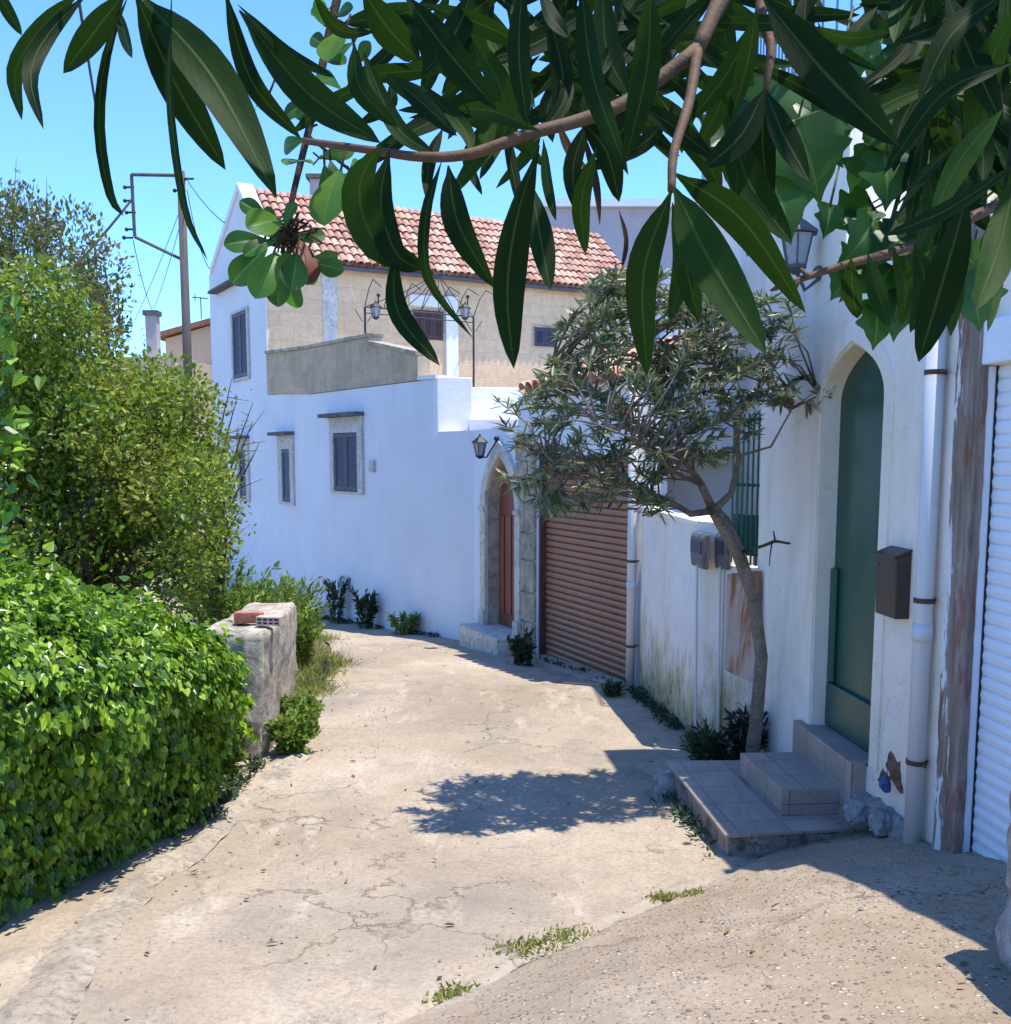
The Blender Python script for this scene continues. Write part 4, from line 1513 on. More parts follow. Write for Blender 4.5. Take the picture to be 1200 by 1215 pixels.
# chimney house
q0, q1 = at(172, 374, 33), at(185, 374, 33)
hc = thing('low_house', 'low house hidden by the bushes with only its slim chimney rising clear', 'house', (q0.x, 33, -3.6))
mb = MB()
mb.box((q0.x - 2, 32.6, -4), (q1.x + 1.0, 36, at(178, 425, 33).z))
wl = mb.build('wall', M['beige_far'], hc)
mb = MB()
mb.box((q0.x, 33, at(178, 426, 33).z), (q1.x, 33.35, at(178, 374, 33).z))
cm = mb.build('chimney', M['lilac'], hc)
mb = MB()
mb.box((q0.x - .06, 32.94, at(178, 374, 33).z + .002), (q1.x + .06, 33.41, at(178, 368, 33).z))
mb.build('chimney_cap', M['slate'], cm)

# ------------------------------------------------------------------ UTILITY POLE AND WIRES
Yp = 30.0
pb_ = at(223, 560, Yp)
pt_ = at(219, 203, Yp)
pt_.x = pb_.x = (pt_.x + pb_.x) / 2
pole = thing('utility_pole', 'wooden utility pole with a square side bracket left of the white gable', 'utility pole', (pb_.x, Yp, gz(Yp)))
mb = MB()
mb.tube([(pb_.x, Yp, -3.6), pt_], [.15, .115], 10)
mb.build('pole', M['pole'], pole, smooth=True)
mb = MB()
a1, a2, a3 = at(156, 207, Yp), at(160, 281, Yp), at(218, 309, Yp)
a0 = at(219, 208, Yp)
a3.x = a0.x = pt_.x
for p, q in ((a0, a1), (a1, a2), (a2, a3)):
    mb.tube([p, q], .05, 6)
mb.build('bracket', M['pole'], pole)
for px, py in ((154, 222), (154, 238), (156, 252), (156, 272), (153, 282), (213, 226), (225, 212)):
    p = at(px, py, Yp)
    ins = MB()
    ins.tube([p + Vector((-.12, 0, 0)), p + Vector((.12, 0, 0))], .03, 6)
    ins.ball(p + Vector((-.14, 0, 0)), .06, 8, 5)
    ins.build('insulator', M['iron'], pole)



def wire(label, a, b, sag, r=.014, g='overhead wires'):
    m = MB()
    a, b = Vector(a), Vector(b)
    m.tube([a.lerp(b, t / 14) - Vector((0, 0, sag * 4 * (t / 14) * (1 - t / 14))) for t in range(15)], r, 5)
    return tag(m.build('overhead_wire', M['cable'], loc=(a + b) / 2, smooth=True, fix=False), label, 'wire', g)


j = at(138, 242, Yp - 1)
wire('black twisted cable falling from the bracket down behind the bushes at left', at(157, 236, Yp), at(-40, 430, 26), .3, .035)
wire('long dark cable running up from the bracket over the lane at upper left', at(135, 243, 28.6), at(84, -60, 12), .2, .022)
wire('thin wire from the pole top to the verge of the white gable', at(222, 213, Yp), at(266, 264, 24), .1, .012)
wire('thin wire curving from the pole to the lower gable corner', at(222, 225, Yp), at(253, 322, 25.6), .5, .012)
wire('slack wire from the lower bracket corner to the slim chimney', at(158, 285, Yp), at(181, 368, 33.2), .25, .012)
wire('upper of two wires slanting from the pole down to the bushes', at(217, 240, Yp), at(160, 380, 33.5), .1, .010)
wire('lower of two wires slanting from the pole down to the bushes', at(218, 250, Yp), at(183, 366, 33.2), .12, .010)

# ------------------------------------------------------------------ OLD WALL END WITH BRICKS (left)
fr = G(300, 897)
fr.x += .06
bkp = G(350, 838)
bkp.x += .07
bl = Vector((-2.42, 7.98, gz(8)))
zt1 = at(322, 748, 7.86).z
mb = MB()
c8 = [(bl.x, bl.y, fr.z - .3), (fr.x + .02, fr.y, fr.z - .3), (bkp.x - .02, bkp.y - .3, fr.z - .3), (bkp.x - .5, bkp.y - .25, fr.z - .3),
      (bl.x, bl.y + .03, zt1 - .02), (fr.x + .075, fr.y + .03, zt1), (bkp.x + .06, bkp.y - .35, zt1 + .02), (bkp.x - .42, bkp.y - .3, zt1)]
mb.rough(c8, (12, 24, 26), .035, 3.2, 3, .014, 13, .025)
ow = thing('old_wall', 'broken concrete wall end with bricks on it beside the ivy', 'wall', (fr.x - .2, fr.y + .5, fr.z))
mb.build('wall_core', M['oldpillar'], ow, smooth=True)
mb = MB()
mb.rough([(fr.x - .13, fr.y - .035, fr.z - .3), (fr.x + .01, fr.y - .05, fr.z - .3), (fr.x + .02, fr.y + .05, fr.z - .3), (fr.x - .13, fr.y + .05, fr.z - .3),
          (fr.x - .11, fr.y - .02, zt1 - .03), (fr.x + .05, fr.y - .03, zt1 - .02), (fr.x + .05, fr.y + .06, zt1 - .02), (fr.x - .11, fr.y + .06, zt1 - .03)], (5, 4, 26), .022, 5, 8, .01, 16)
mb.build('edge_strip', M['oldpillar'], ow, smooth=True)
b0 = at(296, 741, 8.15)
b0.z = zt1 + .015


def brick_on(label, c, L, W, H, rz, mat, holes=False):
    m = MB()
    d = Vector((math.cos(rz), math.sin(rz), 0))
    s = Vector((-d.y, d.x, 0))
    P_ = lambda a, b, z: c + d * a + s * b + Vector((0, 0, z))
    if holes:
        t = .012
        cols, rows_ = 4, 2
        ys_ = [-W / 2 + W * k / rows_ for k in range(rows_ + 1)]
        xs_ = [-L / 2 + L * k / cols for k in range(cols + 1)]
        for x in xs_:
            m.hexa8([P_(x - t / 2, -W / 2, 0), P_(x + t / 2, -W / 2, 0), P_(x + t / 2, W / 2, 0), P_(x - t / 2, W / 2, 0),
                     P_(x - t / 2, -W / 2, H), P_(x + t / 2, -W / 2, H), P_(x + t / 2, W / 2, H), P_(x - t / 2, W / 2, H)])
        for z in (0.0005, H * .5 - t / 2, H - t - .0005):
            m.hexa8([P_(-L / 2 - .001, -W / 2 + .001, z), P_(L / 2 + .001, -W / 2 + .001, z), P_(L / 2 + .001, W / 2 - .001, z), P_(-L / 2 - .001, W / 2 - .001, z),
                     P_(-L / 2 - .001, -W / 2 + .001, z + t), P_(L / 2 + .001, -W / 2 + .001, z + t), P_(L / 2 + .001, W / 2 - .001, z + t), P_(-L / 2 - .001, W / 2 - .001, z + t)])
    else:
        m.rough([P_(-L / 2, -W / 2, 0), P_(L / 2, -W / 2, 0), P_(L / 2, W / 2, 0), P_(-L / 2, W / 2, 0), P_(-L / 2, -W / 2, H), P_(L / 2, -W / 2, H), P_(L / 2, W / 2, H), P_(-L / 2, W / 2, H)], (6, 4, 4), .006, 14, 2, 0, 1, .02)
    tag(m.build('brick', mat, loc=c), label, 'brick', 'bricks on the old wall end')


brick_on('solid red brick lying on the old wall end', b0, .23, .11, .085, .1, M['brick'])
b1 = at(321, 745, 8.05)
b1.z = zt1 + .012
brick_on('pale hollow brick with dark holes on the old wall end', b1, .19, .11, .07, -.15, M['brickpale'], True)

# ------------------------------------------------------------------ IVY HEDGE (left front)
def ivy_hedge():
    base = [(-3.05, 2.9), (-2.50, 4.45), (-2.22, 5.15), (-1.98, 5.95), (-2.02, 6.55), (-2.16, 7.15), (-2.3, 7.65)]
    BY = [b[1] for b in base]
    BX = [b[0] for b in base]
    o = thing('ivy_hedge', 'bright green ivy mound covering a wall along the left side of the lane', 'hedge', (-2.9, 5.4, gz(5.4)))
    prof = [(-.12, -.03), (-.05, .2), (.02, .45), (.11, .68), (.22, .86), (.27, .98), (.20, 1.13), (-.02, 1.29), (-.42, 1.43), (-.9, 1.51), (-1.5, 1.53), (-2.4, 1.5)]
    PU = np.array([p[0] for p in prof])
    PH = np.array([p[1] for p in prof])
    seg = np.concatenate([[0], np.cumsum(np.hypot(np.diff(PU), np.diff(PH)))])
    seg /= seg[-1]

    def surf(y, q):
        x = np.interp(y, BY, BX)
        k = np.interp(y, [2.9, 4.6, 5.6, 6.4, 7.0, 7.65], [1.13, 1.11, 1.05, .90, .72, .40])
        a = np.interp(q, seg, PU)
        h = np.interp(q, seg, PH) * k
        zz = np.interp(y, KY, KZ)
        return np.stack([x + a * .95, y - a * .30, zz + h], -1)

    def nrm(y, q):
        e = 1e-3
        du = surf(y + e, q) - surf(y - e, q)
        dv = surf(y, np.minimum(q + e, 1)) - surf(y, np.maximum(q - e, 0))
        return unit(np.cross(du, dv) * -1)
    # dark core added under the leaves so no light passes through
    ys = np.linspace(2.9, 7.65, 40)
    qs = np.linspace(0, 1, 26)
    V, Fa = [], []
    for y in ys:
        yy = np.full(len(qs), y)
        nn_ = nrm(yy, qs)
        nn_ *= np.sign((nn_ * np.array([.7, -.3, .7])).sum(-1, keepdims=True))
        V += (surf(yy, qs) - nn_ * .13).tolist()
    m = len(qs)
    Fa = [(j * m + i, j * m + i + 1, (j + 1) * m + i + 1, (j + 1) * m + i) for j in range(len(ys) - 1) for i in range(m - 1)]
    mk('light_block_core', V, Fa, m_plain('light_block_fill', (.035, .04, .018), .9, .5, 14, .6), o, smooth=True)
    n = 58000
    y = 2.9 + 4.85 * RNG.random(n)
    q = RNG.random(n) ** .95 * .86
    N = nrm(y, q)
    N *= np.sign((N * np.array([.7, -.3, .7])).sum(-1, keepdims=True))
    P = surf(y, q)
    lump = np.array([noise.noise(Vector(p) * 1.5) * .12 + noise.noise(Vector(p) * 3.2) * .12 + noise.noise(Vector(p) * 8) * .08 for p in P])
    P = P + N * (lump + RNG.normal(size=n) * .05 - .02)[:, None]
    D = unit(np.array([0, 0, -.9]) + N * .55 + sph(n) * .55)
    Nn = unit(N * .8 + np.array([0, 0, .5]) + sph(n) * .45)
    s = .024 + .032 * RNG.random(n) ** 1.6
    parts = [leaves(P, D, Nn, s * 1.12, s * 1.02, 'heart', .30)]
    # end near the old wall
    C = np.array([-2.5, 7.35, -2.0]) + RNG.normal(size=(900, 3)) * np.array([.16, .12, .20])
    parts.append(leaves(C, unit(sph(900) * .6 + np.array([.2, -.4, -.8])), unit(sph(900) * .6 + np.array([.5, -.6, .4])), .07, .065, 'heart', .3))
    # standing shoots
    sh = []
    for k in range(110):
        yy = 3.4 + 3.6 * random.random()
        p = surf(np.array([yy]), np.array([.45 + .4 * random.random()]))[0]
        L = random.uniform(.08, .36)
        for t in range(7):
            sh.append(p + np.array([random.uniform(-.04, .04), random.uniform(-.04, .04), L * t / 6]))
    sh = np.array(sh)
    parts.append(leaves(sh, unit(sph(len(sh)) + np.array([0, 0, .2])), unit(sph(len(sh)) * .6 + np.array([0, 0, 1])), .065, .06, 'heart', .3))
    leaf_obj('foliage', parts, M['ivy'], o)


ivy_hedge()


# ------------------------------------------------------------------ SHRUBS (left back)
def poly_in(p, poly):
    x, y = p
    c = False
    for i in range(len(poly)):
        x0, y0 = poly[i]
        x1, y1 = poly[i - 1]
        if (y0 > y) != (y1 > y) and x < (x1 - x0) * (y - y0) / (y1 - y0) + x0:
            c = not c
    return c


def pclumps(poly, Y, dy, n, r0, r1, seed):
    """leaf clump centres through a crown whose outline was surveyed as (px, py)"""
    rr = random.Random(seed)
    xs = [p[0] for p in poly]
    ys = [p[1] for p in poly]
    out = []
    while len(out) < n:
        p = (rr.uniform(min(xs), max(xs)), rr.uniform(min(ys), max(ys)))
        if poly_in(p, poly):
            out.append((at(p[0], p[1], Y + rr.uniform(-dy, dy)), rr.uniform(r0, r1)))
    return out


def stems(foot, targets, r, mat, parent, name='stems', n=6):
    m = MB()
    for t in targets:
        t = Vector(t)
        f = Vector(foot) + Vector((random.uniform(-.15, .15), random.uniform(-.15, .15), 0))
        mid = f.lerp(t, .5) + Vector((random.uniform(-.2, .2), random.uniform(-.2, .2), .15 * (t - f).length))
        pts = [f, f.lerp(mid, .55), mid, mid.lerp(t, .55) + Vector((0, 0, .04)), t]
        m.tube(pts, [r, r * .8, r * .6, r * .42, r * .18], n)
    return m.build(name, mat, parent, smooth=True, fix=False)


def shrubs():
    # main yellow-green shrub
    poly = [(-160, 400), (-60, 340), (50, 350), (100, 385), (140, 425), (190, 430), (225, 455), (245, 500), (238, 560), (246, 620), (240, 690), (150, 720), (-160, 720)]
    o = thing('leafy_shrub', 'big yellow green small leaved shrub behind the ivy mound', 'shrub', (-4.4, 9.6, gz(9.6)))
    cl = pclumps(poly, 9.6, 1.1, 210, .16, .36, 2)
    parts = [cloud(cl, 3000, .056, .033, 'oval', .25, .1, .4)]
    parts.append(cloud([(at(120, 560, 10.2), 1.0), (at(20, 560, 10.3), 1.1), (at(200, 600, 10.0), .7), (at(60, 480, 10.6), .9), (at(180, 520, 10.4), .7), (at(150, 680, 10), .7), (at(230, 560, 10.2), .45), (at(235, 650, 10.2), .4)], 3200, .06, .04, 'oval', .2))
    # ragged sprays at the outline
    sp = []
    for k in range(120):
        c, r = random.choice(cl)
        d = Vector((random.uniform(-.6, 1), random.uniform(-1, .3), random.uniform(-.1, 1))).normalized()
        L = random.uniform(.25, .6)
        for t in range(12):
            sp.append(np.array(c + d * (r * .7 + L * t / 11) + Vector((0, 0, -.12 * (t / 11) ** 2))) + RNG.normal(size=3) * .02)
    sp = np.array(sp)
    parts.append(leaves(sp, unit(sph(len(sp)) + np.array([.3, -.2, .2])), unit(sph(len(sp)) * .7 + np.array([0, 0, 1])), .055, .03, 'oval', .25))
    leaf_obj('foliage', parts, M['shrub'], o)
    stems((-4.3, 9.7, gz(9.7)), [c for c, r in random.sample(cl, 34)], .045, M['bark'], o)
    # tall grey-green shrub with rusty tips behind at far left
    poly = [(-260, 270), (-60, 235), (0, 240), (45, 255), (85, 280), (120, 320), (145, 380), (135, 430), (60, 460), (-260, 470)]
    o = thing('tall_shrub', 'taller shrub with thin upright shoots and reddish tips at the far left', 'shrub', (-6.2, 11.3, gz(11.3)))
    cl = pclumps(poly, 11.2, .9, 120, .18, .40, 5)
    parts = [cloud(cl, 2300, .06, .027, 'lance', .55, 0, .4)]
    parts.append(cloud([(at(30, 330, 11.6), .5), (at(90, 370, 11.6), .4), (at(-30, 330, 11.6), .6)], 2300, .06, .027, 'lance'))
    sp, tw = [], MB()
    rr = random.Random(8)
    for k in range(95):
        px = rr.uniform(-120, 150)
        y0 = 300 + max(0, px) * .5 + rr.uniform(-10, 60)
        c = at(px, y0, 11.2 + rr.uniform(-.8, .8))
        L = rr.uniform(.35, .95) * (1.15 if px < 60 else .7)
        lean = Vector((rr.uniform(-.25, .25), rr.uniform(-.2, .2), 1)).normalized()
        tw.tube([c, c + lean * L * .5, c + lean * L + Vector((rr.uniform(-.05, .05), 0, 0))], [.007, .005, .002], 4)
        for t in range(int(L * 26)):
            sp.append(np.array(c + lean * (L * rr.random())) + RNG.normal(size=3) * .018)
    sp = np.array(sp)
    parts.append(leaves(sp, unit(sph(len(sp)) * .8 + np.array([0, 0, .8])), unit(sph(len(sp))), .055, .022, 'lance', .25))
    leaf_obj('foliage', parts, M['shrub2'], o)
    tw.build('shoots', M['twig'], o, fix=False)
    stems((-6.2, 11.3, gz(11.3)), [c for c, r in random.sample(cl, 16)], .05, M['bark'], o)
    # sparse grey-green sprigs with bare twigs at the right of the shrub
    o = thing('twiggy_shrub', 'sparse pale shrub with bare twigs against the white gable', 'shrub', (-3.4, 11.6, gz(11.6)))
    m = MB()
    sp = []
    rr = random.Random(4)
    ft = Vector((-3.4, 11.7, gz(11.7)))
    for px, py in ((282, 470), (300, 500), (292, 545), (308, 525), (275, 450), (288, 600), (300, 478), (268, 520), (284, 630), (262, 575), (278, 660)):
        t = at(px, py, 11.5 + rr.uniform(-.4, .4))
        md = ft.lerp(t, .6) + Vector((-.15, 0, .25))
        m.tube([ft, ft.lerp(md, .5), md, md.lerp(t, .6) + Vector((0, 0, .04)), t], [.03, .022, .014, .008, .003], 5)
        for k in range(4):
            s0 = md.lerp(t, rr.uniform(.2, .9))
            e_ = s0 + Vector((rr.uniform(-.2, .3), rr.uniform(-.2, .2), rr.uniform(-.05, .25)))
            m.tube([s0, e_], [.005, .002], 4)
            if px < 292:
                for q in range(14):
                    sp.append(np.array(s0.lerp(e_, rr.random())) + RNG.normal(size=3) * .05)
    m.build('twigs', M['bark'], o, fix=False)
    sp = np.array(sp)
    leaf_obj('foliage', [leaves(sp, unit(sph(len(sp)) + np.array([0, 0, .3])), unit(sph(len(sp)) * .7 + np.array([0, 0, 1])), .055, .028, 'oval', .25)], M['weed'], o)
    # bright vine shoots rising above the ivy at the left edge
    o = thing('vine_shoots', 'bright green young vine shoots at the left edge above the ivy', 'vine', (-3.6, 6.2, gz(6.2)))
    m = MB()
    sp = []
    for (x0, y0, x1, y1) in ((-30, 640, 15, 355), (-10, 640, 10, 440), (0, 640, 25, 505), (-40, 640, -5, 380)):
        a_, b_ = at(x0, y0, 6.2), at(x1, y1, 6.0)
        m.tube([a_, a_.lerp(b_, .5) + Vector((-.03, 0, .02)), b_], [.007, .005, .002], 5)
        for k in range(26):
            p = a_.lerp(b_, random.random() ** .7)
            sp.append(np.array(p) + RNG.normal(size=3) * .05)
    m.build('stems', M['stemgreen'], o, fix=False)
    sp = np.array(sp)
    leaf_obj('foliage', [leaves(sp, unit(sph(len(sp)) * .8 + np.array([0, -.2, -.5])), unit(sph(len(sp)) * .7 + np.array([0, -.5, .8])), .10, .075, 'heart', .3)], M['ivy'], o)


shrubs()


# ------------------------------------------------------------------ WEEDS AND GRASS
def weed(name, label, px, py, h, w, mat='weed', n=700, shape='lance', L=.07, W=.022, up=.7, group='weeds along the lane', cat='weed', base=None, k=16):
    p = base if base is not None else G(px, py)
    if base is None and px < 500 and py < 760 and px > 380:
        u_ = WA.hit(px, 700)[0]
        p = WA.P(u_, 0, .24)
        p.z = gz(p.y)
    o = thing(name, label, cat, p, group)
    m = MB()
    C, D, N = [], [], []
    for i in range(k):
        a = random.uniform(0, 2 * math.pi)
        tip = p + Vector((math.cos(a) * w * random.uniform(.2, 1), math.sin(a) * w * random.uniform(.2, 1), h * random.uniform(.45, 1)))
        mid = p.lerp(tip, .5) + Vector((0, 0, h * .1))
        st0 = p + Vector((math.cos(a) * w * .3, math.sin(a) * w * .3, -.02))
        m.tube([st0, mid, tip], [.006, .004, .002], 4)
        for j in range(n // k):
            t = random.random() ** .7
            q = st0.lerp(mid, t * 2) if t < .5 else mid.lerp(tip, t * 2 - 1)
            C.append(np.array(q) + RNG.normal(size=3) * .018)
            D.append(unit(np.array([math.cos(a), math.sin(a), up]) + RNG.normal(size=3) * .7))
            N.append(unit(np.array([0, 0, 1.]) + RNG.normal(size=3) * .6))
    m.build('stems', M['stemgreen'], o, fix=False)
    s = .7 + .6 * RNG.random(len(C))
    leaf_obj('foliage', [leaves(np.array(C), np.array(D), np.array(N), L * s, W * s, shape, .25)], M[mat], o)


weed('weed_plant', 'dark leafy weed tallest in the row at the foot of the white house wall', 411, 735, .85, .30, 'darkweed', 800, L=.10, W=.022, up=1.2, k=12)
weed('weed_plant', 'bushy dark weed right of the tallest one by the white house wall', 447, 741, .66, .22, 'darkweed', 700, L=.11, W=.03, up=1.0, k=9)
weed('weed_plant', 'low grey green weed at the white wall closest to the red door', 493, 750, .34, .34, 'weed', 600, L=.09, W=.035, up=.3, k=14)
weed('weed_plant', 'small weed sprig leftmost at the foot of the white house wall', 384, 731, .25, .15, 'darkweed', 250, L=.08, W=.03)
weed('weed_plant', 'bushy weed growing below the stone pillar beside the red door', 621, 789, .36, .2, 'darkweed', 600, L=.08, W=.035)
weed('weed_plant', 'small green weed at the foot of the slim white drainpipe', 727, 826, .14, .2, 'darkweed', 400, L=.05, W=.02)
weed('weed_plant', 'leafy green weed clump at the foot of the broken concrete wall end', 330, 897, .34, .22, 'weed', 1300, 'oval', .055, .028, .6, k=34, base=Vector((-1.72, 7.95, gz(7.95))))
weed('weed_plant', 'smaller weed clump along the right side of the old wall, beside the lane', 352, 862, .36, .24, 'weed', 1300, 'oval', .05, .026, .6, k=30, base=Vector((-1.76, 8.6, gz(8.6))))
weed('weed_plant', 'low leafy weeds between the ivy and the broken concrete wall end', 262, 925, .34, .22, 'weed', 700, 'oval', .06, .035, .5, k=20)
weed('weed_plant', 'tall weeds just behind the broken concrete wall end', 305, 790, 1.15, .6, 'weed', 2600, 'lance', .085, .024, .9, k=60, base=Vector((-2.75, 10.6, gz(10.6))))
weed('weed_plant', 'bright weeds spilling toward the lane behind the old wall end', 345, 790, .8, .5, 'weed', 2200, 'lance', .08, .022, .9, k=55, base=Vector((-2.50, 11.8, gz(11.8))))
weed('weed_plant', 'bright leafy weeds bordering the lane verge further back', 330, 770, 1.0, .65, 'weed', 2600, 'lance', .09, .026, .9, k=60, base=Vector((-2.95, 13.3, gz(13.3))))
weed('weed_plant', 'weeds farthest along the lane verge near the white house', 330, 770, .9, .6, 'weed', 2000, 'lance', .09, .026, .9, k=46, base=Vector((-3.75, 15.6, gz(15.6))))
weed('weed_plant', 'weeds under the twiggy shrub beside the lane verge', 280, 770, 1.25, .7, 'weed', 2600, 'lance', .09, .028, .9, k=60, base=Vector((-3.5, 12.3, gz(12.3))))
weed('weed_plant', 'dark reddish weeds around the foot of the oleander trunk', 898, 905, .60, .14, 'dryl', 900, 'lance', .09, .022, .4, base=Vector((1.79, 7.36, gz(7.3))), k=26)
weed('weed_plant', 'green weeds along the yard wall left of the oleander trunk', 860, 905, .30, .2, 'darkweed', 700, 'lance', .08, .02, .7, base=Vector((1.56, 7.55, gz(7.5))), k=24)


def grass_patch(label, spots, n, h, spread, mat='grass', group='grass tufts in the lane'):
    C = []
    for px, py in spots:
        p = G(px, py)
        q = RNG.normal(size=(n, 3)) * np.array([spread, spread * 1.0, 0])
        for d in q:
            x, y = p.x + d[0], p.y + d[1]
            C.append((x, y, gnd(x, y) + .004))
    C = np.array(C)
    D = unit(RNG.normal(size=C.shape) * .8 + np.array([0, 0, .9]))
    N = unit(RNG.normal(size=C.shape) + np.array([0, -.4, 0]))
    s = .5 + RNG.random(len(C))
    p = G(*spots[0])
    o = leaf_obj('grass_tuft', [leaves(C, D, N, h * s, .006 + .004 * s, 'blade', 1.2)], M[mat], None, p)
    return o


tag(grass_patch('', [(372, 775), (385, 785), (375, 800), (362, 765), (392, 790), (378, 760), (366, 745), (360, 812), (372, 820)], 420, .11, .13), kind='stuff')
bpy.data.objects['grass_tuft'].name = 'verge_grass'
for spots_, n_, h_, w_ in (([(528, 1182), (545, 1177), (536, 1186)], 70, .022, .03), ([(610, 1128), (640, 1120), (665, 1113), (675, 1110), (684, 1108), (628, 1126), (619, 1127), (652, 1116)], 50, .02, .055),
                           ([(788, 1064), (796, 1066), (781, 1067)], 45, .026, .025), ([(820, 1072), (823, 1072)], 35, .024, .03)):
    g_ = tag(grass_patch('', spots_, n_, h_, w_), kind='stuff')
    g_.name = 'crack_grass'


def edge_growth():
    """low growth rooted in the joint between walls and lane, and grit swept against the edges"""
    rr = random.Random(31)
    lines = [(WA.P(0, 0, .04), WA.P(WA.len, 0, .05), 260), (WG.P(0, 0, .16), WG.P(WG.len, 0, .16), 60), (Vector((1.32, 10.3, 0)), Vector((1.57, 8.35, 0)), 170),
             (Vector((1.55, 8.3, 0)), Vector((1.75, 7.6, 0)), 150), (Vector((1.08, 6.95, 0)), Vector((1.2, 5.5, 0)), 60), (Vector((-1.92, 6.1, 0)), Vector((-1.93, 7.7, 0)), 190), (Vector((-1.95, 8.6, 0)), Vector((-2.15, 12.5, 0)), 300)]
    C, D = [], []
    for a, b, n in lines:
        for k in range(n):
            t = rr.random()
            if noise.noise(Vector((t * 6 + n, 0, 0))) < -.05:
                continue
            p = a.lerp(b, t) + Vector((rr.gauss(0, .04), rr.gauss(0, .04), 0))
            for q in range(5):
                C.append((p.x + rr.gauss(0, .02), p.y + rr.gauss(0, .02), gnd(p.x, p.y) + rr.uniform(0, .05)))
                D.append((rr.gauss(0, .7), rr.gauss(0, .7), rr.uniform(.1, 1)))
    C, D = np.array(C), np.array(D)
    n = len(C)
    sc_ = .5 + RNG.random(n)
    tag(leaf_obj('edge_growth', [leaves(C, D, sph(n) * .6 + np.array([0, 0, 1.]), .05 * sc_, .016 * sc_, 'lance', .3)], M['darkweed']), kind='stuff')
    # grit and dead leaves
    V, Fa = [], []
    R_ = []
    Cl = []
    for k in range(2600):
        y = 2.6 + 12 * rr.random() ** 1.6
        m_ = rr.random()
        xl = np.interp(y, [2.6, 5, 8, 12, 15], [-2.1, -2.0, -1.95, -2.1, -2.6])
        xr = np.interp(y, [2.6, 5, 7, 8.3, 10.5, 12.7, 15], [2.2, 2.0, 1.05, 1.5, 1.25, .35, -.7])
        x = xl + (xr - xl) * (m_ ** 3 * .5 if rr.random() < .4 else (1 - m_ ** 3 * .5 if rr.random() < .5 else m_))
        z = gnd(x, y) + .004
        if rr.random() < .055:
            Cl.append((x, y, z + .006))
            continue
        r = rr.uniform(.003, .011) * (1 if rr.random() < .95 else 2.0)
        b = len(V)
        for q in ((1, 0, 0), (0, 1, 0), (-1, 0, 0), (0, -1, 0), (0, 0, 1)):
            V.append((x + (q[0] + rr.uniform(-.3, .3)) * r, y + (q[1] + rr.uniform(-.3, .3)) * r, z + (q[2] * .8 - .1) * r))
        Fa += [(b, b + 1, b + 4), (b + 1, b + 2, b + 4), (b + 2, b + 3, b + 4), (b + 3, b, b + 4)]
    tag(mk('gravel', V, Fa, M['kerb']), kind='stuff')
    Cl = np.array(Cl)
    n = len(Cl)
    tag(leaf_obj('leaf_litter', [leaves(Cl, sph(n) * np.array([1, 1, .15]), sph(n) * .35 + np.array([0, 0, 1.]), .03 + .03 * RNG.random(n), .012 + .008 * RNG.random(n), 'oval', .5)], M['litter']), kind='stuff')


edge_growth()

